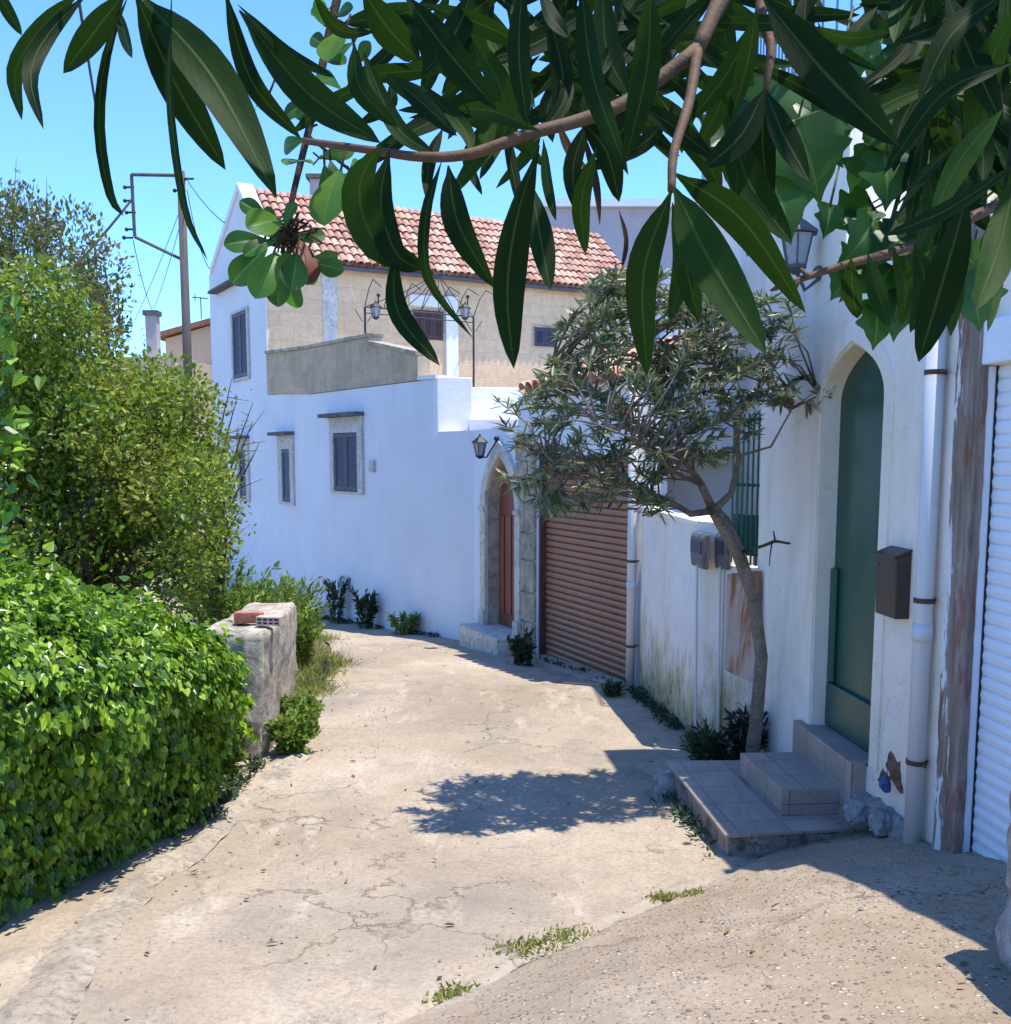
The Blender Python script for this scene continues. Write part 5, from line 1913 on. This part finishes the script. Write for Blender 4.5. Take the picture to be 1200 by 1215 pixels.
# ------------------------------------------------------------------ OLEANDER TREE by the green door
def street_oleander():
    o = thing('oleander_tree', 'leaning slim oleander tree growing between yard wall and tiled steps', 'tree', (1.80, 7.25, gz(7.25)))
    tr = MB()
    k = lambda px, py, Y: at(px, py, Y)
    trunk = [(1.80, 7.25, gz(7.25) - .05), k(897, 860, 7.2), k(904, 780, 7.1), k(893, 705, 7.05), k(876, 655, 7.0), k(858, 620, 6.95), k(843, 600, 6.9)]
    tr.tube(trunk, [.066, .050, .045, .045, .048, .056, .036], 12)
    tr.tube([k(884, 672, 6.98), k(868, 640, 6.93), k(850, 612, 6.88)], [.030, .028, .022], 8)
    tr.build('trunk', M['barkpale'], o, smooth=True, fix=False)
    br = MB()
    mains = [
        [k(848, 606, 6.9), k(820, 610, 6.75), k(790, 592, 6.6), k(740, 575, 6.4), k(690, 560, 6.2), k(640, 545, 6.1)],
        [k(845, 603, 6.9), k(832, 575, 6.85), k(815, 550, 6.75), k(785, 525, 6.6), k(740, 490, 6.45), k(690, 450, 6.3), k(650, 420, 6.2)],
        [k(850, 603, 6.9), k(868, 585, 6.95), k(877, 545, 7.0), k(872, 500, 7.0), k(850, 440, 6.9), k(830, 390, 6.8)],
        [k(815, 550, 6.75), k(800, 500, 6.7), k(790, 450, 6.65), k(770, 390, 6.6), k(755, 340, 6.6)],
        [k(872, 500, 7.0), k(900, 460, 7.0), k(915, 410, 7.0), k(920, 370, 7.0)],
        [k(832, 575, 6.85), k(800, 560, 6.3), k(750, 520, 5.9), k(700, 500, 5.7)],
        [k(740, 490, 6.45), k(710, 420, 6.5), k(700, 360, 6.5)],
        [k(880, 540, 6.9), k(915, 530, 6.75), k(940, 485, 6.65), k(970, 463, 6.6)],
    ]
    rad = [.026, .03, .027, .02, .016, .018, .014, .011]
    tips = []
    for pts, r in zip(mains, rad):
        n = len(pts)
        br.tube(pts, [r * (1 - .8 * i / (n - 1)) for i in range(n)], 8)
    # twigs
    rr = random.Random(12)
    poly = [(597, 480), (600, 570), (622, 618), (665, 628), (705, 610), (745, 560), (760, 610), (785, 605), (800, 560), (850, 555), (890, 520), (935, 470), (945, 400),
            (940, 350), (880, 330), (800, 312), (760, 310), (700, 325), (665, 365), (650, 415), (625, 450)]
    allp = [p.lerp(q, t / 6) for pts in mains[:7] for p, q in zip(pts[1:], pts[2:]) for t in range(6)]
    ends = []
    while len(ends) < 400:
        p = (rr.uniform(585, 950), rr.uniform(308, 630))
        if poly_in(p, poly) and (p[0] > 700 or rr.random() < .62):
            Y = 6.6 + .35 * (p[0] - 700) / 200 * .5 + rr.uniform(-.8, .5)
            e = k(p[0], p[1], Y)
            ends.append(e)
    for q in ((590, 475), (600, 505), (610, 580), (655, 610), (690, 600), (770, 610), (640, 590), (980, 455), (985, 470), (960, 480), (950, 450)):
        ends.append(k(q[0], q[1], 6.3 if q[0] < 800 else 6.55))
    C, D, N = [], [], []
    for e in ends:
        src = min(allp + mains[7][2:], key=lambda a: (a - e).length + (.4 if a.z > e.z else 0))
        mid = src.lerp(e, .5) + Vector((rr.uniform(-.05, .05), rr.uniform(-.05, .05), rr.uniform(0, .07)))
        br.tube([src, mid, e], [.009, .006, .003], 5)
        dirv = (e - mid).normalized()
        nl = rr.randint(15, 26) if e.x < .55 else rr.randint(20, 34)
        for i in range(nl):
            t = rr.random()
            p = mid.lerp(e, .15 + .85 * t ** .6)
            a = rr.uniform(0, 2 * math.pi)
            side = Vector((math.cos(a), math.sin(a), rr.uniform(-.6, .6)))
            d = (dirv * rr.uniform(.3, 1.1) + side * .85 + Vector((0, 0, rr.uniform(-.35, .35))))
            C.append(p)
            D.append(d)
            N.append(Vector((rr.gauss(0, .5), rr.gauss(0, .5), 1)))
    br.build('branches', M['barkpale'], o, smooth=True, fix=False)
    n = len(C)
    s = .7 + .6 * RNG.random(n)
    leaf_obj('foliage', [leaves(np.array([tuple(c) for c in C]), np.array([tuple(c) for c in D]), np.array([tuple(c) for c in N]), (.095 * s), .0165 * s, 'lance', .35)], M['oldl'], o)
    # bare sawn twig
    m = MB()
    m.tube([k(880, 655, 6.98), k(905, 648, 6.8), k(920, 642, 6.7), k(938, 645, 6.65)], [.014, .01, .012, .008], 6)
    m.tube([k(920, 642, 6.7), k(918, 630, 6.7)], [.008, .004], 5)
    m.tube([k(916, 644, 6.7), k(914, 660, 6.68), k(913, 672, 6.68)], [.006, .004, .003], 5)
    m.build('cut_twig', M['bark'], o, smooth=True, fix=False)


street_oleander()


# ------------------------------------------------------------------ FOREGROUND BRANCHES overhead
def crom(pts, n):
    P = np.array([tuple(p) for p in pts])
    P = np.vstack([2 * P[0] - P[1], P, 2 * P[-1] - P[-2]])
    out = []
    m = len(P) - 3
    for i in range(n + 1):
        t = i / n * m
        k = min(int(t), m - 1)
        u = t - k
        a, b, c, d = P[k], P[k + 1], P[k + 2], P[k + 3]
        out.append(.5 * ((2 * b) + (-a + c) * u + (2 * a - 5 * b + 4 * c - d) * u * u + (-a + 3 * b - 3 * c + d) * u ** 3))
    return np.array(out)


class LeafMesh:
    def __init__(s):
        s.v, s.f, s.r, s.m, s.l = [], [], [], [], []

    def blade(s, pts, width, roll=0.0, rnd=None, outline=None, cup=.22, nl=12):
        """one whole leaf along a curve: midrib, cupped halves, narrow stalk"""
        C = crom(pts, nl)
        rnd = random.random() if rnd is None else rnd
        base = len(s.v)
        across = (-1, -.55, 0, .55, 1)
        Lc = np.linalg.norm(np.diff(C, axis=0), axis=1).sum()
        for i, c in enumerate(C):
            t = i / nl
            tg = C[min(i + 1, nl)] - C[max(i - 1, 0)]
            tg = tg / max(1e-9, np.linalg.norm(tg))
            to = -c / np.linalg.norm(c)
            sd = np.cross(tg, to)
            sd = sd / max(1e-6, np.linalg.norm(sd))
            nm = np.cross(sd, tg)
            a = roll + .25 * math.sin(t * 3 + rnd * 6)
            sd2 = sd * math.cos(a) + nm * math.sin(a)
            nm2 = np.cross(sd2, tg)
            if outline:
                w = np.interp(t, outline[0], outline[1])
            else:
                w = max(.05 if t < .1 else .0, math.sin(math.pi * min(1, max(0, (t - .05) / .95)) ** .95) ** .68)
            w *= width * .5
            for q in across:
                s.v.append(tuple(c + sd2 * (q * w) + nm2 * (abs(q) * w * cup)))
                s.r.append(rnd)
                s.m.append(abs(q))
                s.l.append(t * Lc)
        k = len(across)
        for i in range(nl):
            for j in range(k - 1):
                s.f.append((base + i * k + j, base + i * k + j + 1, base + (i + 1) * k + j + 1, base + (i + 1) * k + j))

    def flat(s, c, d, nrm, size, outline, rnd=None, cup=.15):
        """a broad leaf from an outline of (side, along), both halves folded a little on the midrib"""
        rnd = random.random() if rnd is None else rnd
        d = Vector(d).normalized()
        sd = d.cross(Vector(nrm)).normalized()
        n2 = sd.cross(d)
        c = Vector(c)
        oc = crom([(w_, a_, 0) for w_, a_ in outline], 3 * (len(outline) - 1))
        outline = [(float(max(0, q_[0])), float(q_[1])) for q_ in oc]
        k = len(outline)
        for half in (1, -1):
            b = len(s.v)
            for i, (w, a) in enumerate(outline):
                for q in (0, .5, 1):
                    s.v.append(tuple(c + d * (a * size) + sd * (w * q * half * size) + n2 * (abs(w) * q * cup * size + .12 * size * math.sin(a * 2.6))))
                    s.r.append(rnd)
                    s.m.append(q)
                    s.l.append(a * size)
            for i in range(k - 1):
                for j in range(2):
                    s.f.append((b + i * 3 + j, b + i * 3 + j + 1, b + (i + 1) * 3 + j + 1, b + (i + 1) * 3 + j))

    def build(s, name, mat, parent):
        return mk(name, s.v, s.f, mat, parent, smooth=True, attrs={'rnd': s.r, 'mid': s.m, 'len': s.l})


def foreground():
    rr = random.Random(21)
    o = thing('oleander_tree', 'large oleander overhanging the lane from the near right with long dark leaves', 'tree', (2.1, 1.3, gz(1.3)))
    br = MB()

    def B(pts, r0, r1, n=8):
        m_ = len(pts)
        c = crom(pts, 4 * m_)
        br.tube([tuple(p) for p in c], [r0 + (r1 - r0) * i / (4 * m_) for i in range(4 * m_ + 1)], n)
    px = 1 / 1200
    # limbs coming out of frame at upper right, rooted at the trunk
    fork = Vector((1.75, 1.25, .55))
    tr = MB()
    tr.tube([(2.1, 1.3, gz(1.3) - .1), (2.05, 1.3, -.9), (1.92, 1.28, -.1), fork], [.09, .075, .065, .055], 12)
    tr.build('trunk', M['bark'], o, smooth=True, fix=False)
    B([fork, (1.1, 1.05, .72), (.6, .97, .62), at(900, -70, .92), at(858, -5, .89), at(828, 58, .86)], .0115, .0060)
    B([at(828, 58, .86), at(748, 118, .84), at(690, 142, .82), at(630, 158, .80), at(560, 182, .79), at(500, 186, .78), at(440, 178, .80), at(362, 167, .84)], .0060, .0026)
    B([at(828, 58, .86), at(818, 120, .82), at(800, 180, .78), at(797, 226, .76)], .0046, .0030)
    B([fork, (1.2, 1.1, .66), at(960, -80, 1.0), at(905, 0, .95), at(915, 55, .92), at(909, 105, .9)], .010, .0028)
    B([fork, (1.3, 1.2, .42), at(1290, 190, 1.2), at(1180, 245, 1.12), at(1080, 292, 1.05), at(1000, 315, 1.0), at(930, 338, .98)], .0095, .0026)
    B([fork, (.7, .8, .75), (.1, .62, .42), at(480, -60, .68), at(380, -30, .66), at(330, -12, .66)], .016, .004)
    B([(.1, .62, .42), (-.12, .55, .36), at(200, -40, .64), at(160, -8, .63)], .008, .003)
    # stubby buds at the end of the lower twig
    for q, e in (((930, 338), (914, 345)), ((930, 338), (918, 330)), ((948, 333), (940, 348)), ((960, 329), (950, 318))):
        a_, b_ = at(q[0], q[1], .98), at(e[0], e[1], .985)
        br.tube([a_, a_.lerp(b_, .6), b_], [.0022, .0026, .0008], 6)
    br.build('branches', M['twig'], o, smooth=True, fix=False)

    L = LeafMesh()

    def leaf(pts, w, Y=.8, roll=None, rnd=None, dz=None):
        w *= rr.uniform(.82, 1.04)
        if rnd is None:
            rnd = min(1, rr.random() * .8 + (.25 if pts[0][0] > 1000 else 0))  # leaves at the right get a brighter green, standing for sun shining through
        d = rr.uniform(-.06, .06) if dz is None else dz
        n = len(pts)
        p3 = [at(p[0], p[1], Y + d * i / (n - 1)) for i, p in enumerate(pts)]
        L.blade(p3, w * Y * px * 1.0, rr.uniform(-.55, .55) if roll is None else roll, rnd)
    data = [
        ([(-8, -25), (8, 10), (26, 42)], 18, .66), ([(98, -12), (52, 30), (18, 85), (26, 143)], 24, .63), ([(104, -8), (58, 40), (36, 90), (52, 154)], 20, .65),
        ([(150, -10), (112, 38), (75, 87)], 32, .63), ([(152, -5), (126, 65), (117, 150), (130, 230), (147, 256)], 17, .62), ([(140, 10), (148, 42), (157, 69)], 13, .64),
        ([(160, -10), (206, 95), (268, 202)], 46, .60), ([(168, -5), (250, 90), (329, 236)], 60, .62), ([(204, -10), (201, 110), (219, 245), (247, 310)], 10, .6),
        ([(266, -15), (298, 95), (358, 165)], 27, .68), ([(282, 5), (340, 62), (398, 92)], 16, .7), ([(284, 12), (365, 110), (452, 170)], 40, .72),
        ([(370, -10), (402, 34), (444, 38)], 19, .72), ([(420, 50), (428, 105), (472, 152)], 23, .76), ([(428, -15), (462, 35), (498, 72)], 42, .74),
        ([(436, -10), (462, 40), (487, 74)], 36, .8), ([(478, -10), (532, 62), (590, 130)], 37, .76), ([(620, -25), (616, 65), (626, 150)], 30, .72),
        ([(640, -20), (654, 20), (674, 44)], 24, .85), ([(690, -20), (704, 90), (746, 208)], 38, .74), ([(772, -20), (768, 80), (742, 192)], 42, .72),
        ([(640, 155), (590, 133), (543, 128)], 24, .78), ([(452, 172), (426, 225), (448, 290), (508, 320)], 50, .70), ([(462, 178), (452, 240), (470, 300), (500, 320)], 34, .74),
        ([(468, 300), (472, 370), (522, 434)], 27, .74), ([(524, 192), (506, 255), (509, 330), (562, 402)], 17, .70), ([(532, 196), (544, 265), (587, 342)], 38, .78),
        ([(640, 172), (612, 265), (602, 350), (610, 438)], 55, .70), ([(630, 215), (641, 280), (653, 345)], 30, .78), ([(645, 165), (650, 215), (660, 262)], 15, .86),
        ([(708, 175), (690, 240), (695, 302)], 22, .84), ([(797, 226), (764, 325), (768, 447)], 46, .72), ([(800, 205), (882, 262), (957, 372)], 46, .78),
        ([(800, 222), (842, 308), (909, 420)], 52, .70), ([(804, 235), (815, 318), (830, 382)], 30, .84), ([(798, 240), (812, 310), (795, 382)], 30, .9),
        ([(905, -5), (978, 85), (1067, 174)], 54, .72), ([(960, 30), (1010, 45), (1056, 38)], 22, .85), ([(1200, 75), (1118, 112), (1048, 208)], 30, .72),
        ([(1205, 195), (1125, 248), (1050, 280)], 22, .74), ([(1150, 225), (1120, 330), (1090, 430)], 50, .74), ([(1206, 205), (1184, 300), (1158, 368)], 38, .76),
        ([(1190, 290), (1182, 345), (1172, 394)], 16, .78), ([(1030, 300), (1042, 345), (1055, 388)], 28, .9), ([(1010, 306), (1012, 345), (1018, 378)], 28, .92),
        ([(898, 10), (886, 80), (866, 145)], 30, .82), ([(902, 15), (862, 88), (820, 142)], 28, .86), ([(850, -10), (810, 30), (775, 70)], 24, .9),
        ([(560, 182), (548, 150), (500, 100)], 24, .86), ([(600, 168), (596, 110), (560, 40)], 32, .86), ([(520, 186), (470, 150), (430, 60)], 26, .84),
        ([(690, 142), (720, 180), (735, 240)], 30, .88), ([(700, 140), (680, 200), (690, 262)], 24, .9), ([(748, 118), (800, 150), (850, 190)], 26, .9),
        ([(748, 118), (720, 60), (715, -20)], 34, .88), ([(660, 150), (668, 90), (650, 10)], 30, .88), ([(1085, 290), (1098, 340), (1080, 395)], 30, .92),
        ([(1100, 285), (1130, 330), (1128, 400)], 26, .94), ([(1060, 296), (1075, 340), (1070, 385)], 26, .95), ([(1190, 130), (1140, 190), (1105, 260)], 34, .8),
        ([(1205, 10), (1170, 90), (1150, 180)], 38, .82), ([(1195, -10), (1130, 40), (1090, 120)], 36, .84), ([(1120, -15), (1150, 60), (1190, 150)], 36, .86),
        ([(908, 105), (930, 160), (960, 215)], 30, .88), ([(908, 105), (880, 160), (835, 200)], 34, .86), ([(910, 100), (905, 170), (915, 250)], 32, .92),
        ([(870, 150), (890, 220), (940, 290)], 44, .95), ([(700, 10), (640, 50), (580, 70)], 30, .92), ([(560, -10), (540, 40), (500, 90)], 30, .9),
    ]
    for p, w, Y in data:
        leaf(p, w, Y)
    # more leaves deeper in the crown along the top of the view
    for k in range(330):
        x = rr.choice([rr.uniform(440, 1000), rr.uniform(560, 1210), rr.uniform(1080, 1210)])
        if 850 < x < 1090 and rr.random() < .75:
            continue
        lim = 75 + (85 if 500 < x < 800 else 35) + (120 if x > 1080 else 0) - (70 if 900 < x < 1080 else 0)
        y = rr.uniform(-90, lim) if x < 1080 else rr.uniform(-60, 220)
        ang = rr.gauss(math.pi / 2, .95)
        ln = rr.uniform(60, 150)
        dx, dy = math.cos(ang) * ln, abs(math.sin(ang)) * ln
        bow = rr.uniform(-25, 25)
        leaf([(x, y), (x + dx * .5 + bow, y + dy * .5), (x + dx, y + dy)], rr.uniform(15, 27), rr.uniform(.9, 1.35), None, rr.random() ** 1.2)
    # crown over the viewer's head (out of view) that keeps these leaves in shade
    for k in range(2300):
        Y = rr.uniform(-.6, 2.2)
        X = rr.uniform(-1.3, 2.6)
        if X > .3 and rr.random() < .6:
            continue
        z = max(.44 * max(Y, 0) + .16, .5) + rr.uniform(0, 1.1) + .12 * abs(X)
        a = rr.uniform(0, 6.28)
        d = Vector((math.cos(a), math.sin(a), rr.uniform(-.9, .2))) * rr.uniform(.09, .14)
        p = Vector((X, Y, z))
        if z + min(0, d.z) < .44 * max(Y, Y + d.y) + .06:
            continue
        L.blade([p, p + d * .5 + Vector((0, 0, .01)), p + d], .028, rr.uniform(-1.2, 1.2), None, nl=3)
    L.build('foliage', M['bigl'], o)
    D_ = LeafMesh()
    for pts, w_, Y in (([(690, 150), (706, 215), (712, 268)], 12, .95), ([(660, 140), (676, 180), (700, 205)], 14, .98), ([(735, 250), (742, 285), (738, 318)], 13, 1.0)):
        p3 = [at(a, b, Y) for a, b in pts]
        D_.blade(p3, w_ * Y * px, .9, None)
    D_.build('withered_leaves', M['dryl2'], o)

    # ---- climbing vine with lobed leaves hanging at the right
    v = thing('climbing_vine', 'vine with lobed bright green leaves hanging among the oleander at the upper right', 'vine', (1.5, 1.6, 1.1))
    st = MB()
    S = LeafMesh()
    lob = [(.02, 0), (.30, -.10), (.52, .06), (.40, .26), (.60, .42), (.36, .58), (.26, .74), (.10, .90), (0, 1.08)]
    strands = [[(1.5, 1.6, 1.1), at(1120, -60, 1.35), at(1085, 60, 1.3), at(1090, 140, 1.28), at(1070, 220, 1.25), at(1050, 290, 1.22)],
               [(1.5, 1.6, 1.1), at(1040, -50, 1.4), at(1020, 40, 1.38), at(975, 110, 1.34), at(925, 135, 1.3), at(905, 160, 1.3)],
               [(1.5, 1.6, 1.1), at(1190, -20, 1.3), at(1150, 120, 1.25), at(1120, 220, 1.2), at(1090, 285, 1.2), at(1030, 300, 1.2)]]
    for s_ in strands:
        c = crom(s_, 30)
        st.tube([tuple(p) for p in c], [.006 - .004 * i / 30 for i in range(31)], 6)
        for i in range(10, 31, 1):
            p = Vector(c[i])
            a = rr.uniform(0, 6.28)
            tip = p + Vector((math.cos(a) * .05, -.02, math.sin(a) * .04 - .01))
            st.tube([p, tip], [.0016, .001], 4)
            S.flat(tip, (math.cos(a) * .6 + rr.uniform(-.3, .3), rr.uniform(-.4, .3), -.8 + rr.uniform(-.3, .6)), (rr.uniform(-.6, .6), -1, rr.uniform(-.2, .8)), rr.uniform(.035, .06), lob)
    for (x, y, sz, dx, dz) in ((945, 150, .085, .35, -.9), (1050, 185, .06, 0, -1), (1090, 190, .055, .2, -1), (1105, 215, .05, .1, -1), (985, 245, .035, -.2, -1),
                               (1040, 130, .05, .3, -.8), (1000, 130, .05, -.6, -.5), (1130, 300, .07, -.1, -1), (1100, 345, .06, .1, -1), (1060, 340, .06, 0, -1), (1040, 360, .05, 0, -1),
                               (915, 215, .07, .3, -.9), (890, 235, .06, 0, -1), (1150, 330, .06, .2, -1), (1000, 60, .05, .2, -1), (1065, 75, .05, .4, -1), (925, 100, .06, -.4, -.8)):
        p = at(x, y, 1.2)
        st.tube([p, p + Vector((.02, .03, .06))], [.0016, .0012], 4)
        S.flat(p, (dx, rr.uniform(-.2, .2), dz), (rr.uniform(-.35, .35), -1, rr.uniform(0, .6)), sz, lob)
    st.build('stems', M['stemgreen'], v, smooth=True, fix=False)
    S.build('foliage', M['vinel'], v)

    # ---- twig with rounded leaves hanging at the upper left
    h = thing('hanging_branch', 'twig with a cluster of rounded green leaves hanging in front of the tiled roof', 'branch', at(420, -80, 1.1))
    st = MB()
    S = LeafMesh()
    ob = [(.015, 0), (.08, .12), (.17, .32), (.25, .55), (.265, .70), (.22, .84), (.11, .95), (0, 1.0)]
    main = [at(430, -120, 1.1), at(395, 20, 1.08), at(372, 130, 1.05), at(360, 180, 1.03), at(347, 235, 1.02), at(340, 275, 1.01), at(335, 300, 1.0)]
    c = crom(main, 36)
    st.tube([tuple(p) for p in c], [.005 - .003 * i / 36 for i in range(37)], 6)
    sub = [at(365, 160, 1.04), at(395, 185, 1.06), at(420, 205, 1.08)]
    st.tube([tuple(p) for p in crom(sub, 8)], .0018, 5)
    sub2 = [at(392, 20, 1.08), at(415, 35, 1.1), at(425, 80, 1.12)]
    st.tube([tuple(p) for p in crom(sub2, 8)], .0018, 5)
    rd = LeafMesh()
    lv = [((320, 262), (286, 240), 46), ((318, 285), (268, 292), 44), ((318, 292), (278, 335), 50), ((325, 300), (303, 353), 56), ((335, 302), (332, 362), 62), ((330, 298), (318, 350), 50),
          ((345, 300), (352, 360), 54), ((352, 295), (372, 335), 48), ((372, 312), (408, 322), 44), ((372, 305), (400, 305), 44), ((338, 270), (352, 242), 40), ((330, 262), (312, 250), 40),
          ((342, 285), (300, 262), 44), ((350, 285), (385, 280), 40), ((330, 285), (292, 305), 48), ((345, 295), (330, 330), 52), ((352, 300), (345, 345), 50), ((335, 262), (292, 272), 40),
          ((392, 190), (400, 232), 40), ((385, 195), (395, 255), 40), ((405, 200), (388, 268), 34), ((415, 205), (432, 200), 36), ((372, 195), (342, 200), 42), ((380, 188), (420, 180), 36),
          ((362, 165), (340, 178), 32), ((370, 150), (352, 125), 40), ((372, 140), (398, 138), 44), ((385, 115), (362, 92), 34), ((375, 120), (340, 140), 38), ((392, 60), (372, 45), 38),
          ((410, 35), (392, 75), 40), ((420, 50), (400, 70), 36), ((425, 75), (440, 50), 36), ((400, 20), (420, 10), 36), ((392, 10), (370, 18), 34), ((320, 110), (306, 138), 34),
          ((372, 95), (398, 100), 36), ((384, 70), (410, 78), 34), ((385, 30), (372, 0), 34), ((330, 95), (345, 65), 30), ((340, 100), (365, 108), 30)]
    for (a_, b_, sz) in lv:
        Y = rr.uniform(.95, 1.09)
        p, q = at(a_[0], a_[1], Y), at(b_[0], b_[1], Y + rr.uniform(-.04, .04))
        d = q - p
        S.flat(p, d, (rr.uniform(-.5, .5), -1, rr.uniform(-.2, .6)), d.length * 1.05, ob, None, .12)
        st.tube([p, p - d * .25 + Vector((0, .01, .01))], [.0012, .0012], 4)
    p, q = at(356, 285, .99), at(364, 338, .97)
    rd.flat(p, q - p, (.4, -1, .2), (q - p).length * 1.05, ob)
    for k in range(70):     # dry stalk tangle in the middle of the cluster
        p = at(343 + rr.gauss(0, 12), 282 + rr.gauss(0, 10), 1.0 + rr.uniform(-.02, .02))
        st.tube([p, p + Vector((rr.gauss(0, .012), rr.gauss(0, .01), rr.gauss(0, .012)))], .0012, 4)
    st.build('stems', M['bark'], h, smooth=True, fix=False)
    S.build('foliage', M['roundl'], h)
    rd.build('withered_leaf', M['redl'], h)


foreground()

# ------------------------------------------------------------------ LIGHT, SKY, CAMERA
ELEV = math.radians(75.5)
sh = Vector((.95, -.31)).normalized()
sd = Vector((sh.x * math.cos(ELEV), sh.y * math.cos(ELEV), math.sin(ELEV)))
sun = bpy.data.lights.new('sun', 'SUN')
sun.energy = 2.95
sun.angle = math.radians(.53)
sun.color = (1.0, .935, .83)
so = bpy.data.objects.new('sun', sun)
so.rotation_euler = sd.to_track_quat('Z', 'Y').to_euler()
so.location = (3, 3, 12)
COL.objects.link(so)

w = bpy.data.worlds.new('World')
SC.world = w
w.use_nodes = True
nt = w.node_tree
bg = nt.nodes['Background']
sky = nt.nodes.new('ShaderNodeTexSky')
sky.sky_type = 'NISHITA'
sky.sun_disc = False
sky.sun_elevation = ELEV
sky.sun_rotation = math.atan2(sh.x, sh.y)
sky.altitude = 0
sky.air_density = .8
sky.dust_density = 0
sky.ozone_density = 2.5
tint = nt.nodes.new('ShaderNodeMix')
tint.data_type = 'RGBA'
tint.blend_type = 'MULTIPLY'
tint.inputs[0].default_value = 1
tint.inputs[7].default_value = (.58, .87, 1.27, 1)
nt.links.new(sky.outputs[0], tint.inputs[6])
nt.links.new(tint.outputs[2], bg.inputs[0])
bg.inputs[1].default_value = .15

cam = bpy.data.cameras.new('camera')
cam.sensor_fit = 'HORIZONTAL'
cam.sensor_width = 36
cam.lens = 36.0
cam.shift_y = 72.5 / 1200
cam.clip_start = .05
cam.clip_end = 1500
co = bpy.data.objects.new('camera', cam)
co.rotation_euler = (math.pi / 2 - TH, 0, 0)
COL.objects.link(co)
SC.camera = co
SC.view_settings.view_transform = 'Standard'
SC.view_settings.look = 'None'
SC.view_settings.exposure = 1.25
SC.view_settings.gamma = 1

bpy.context.view_layer.update()
for ob in COL.objects:
    if ob.parent is None:
        ob.location.z += LIFT
SC.cycles.max_bounces = 8
SC.cycles.transparent_max_bounces = 8
SC.cycles.use_denoising = True
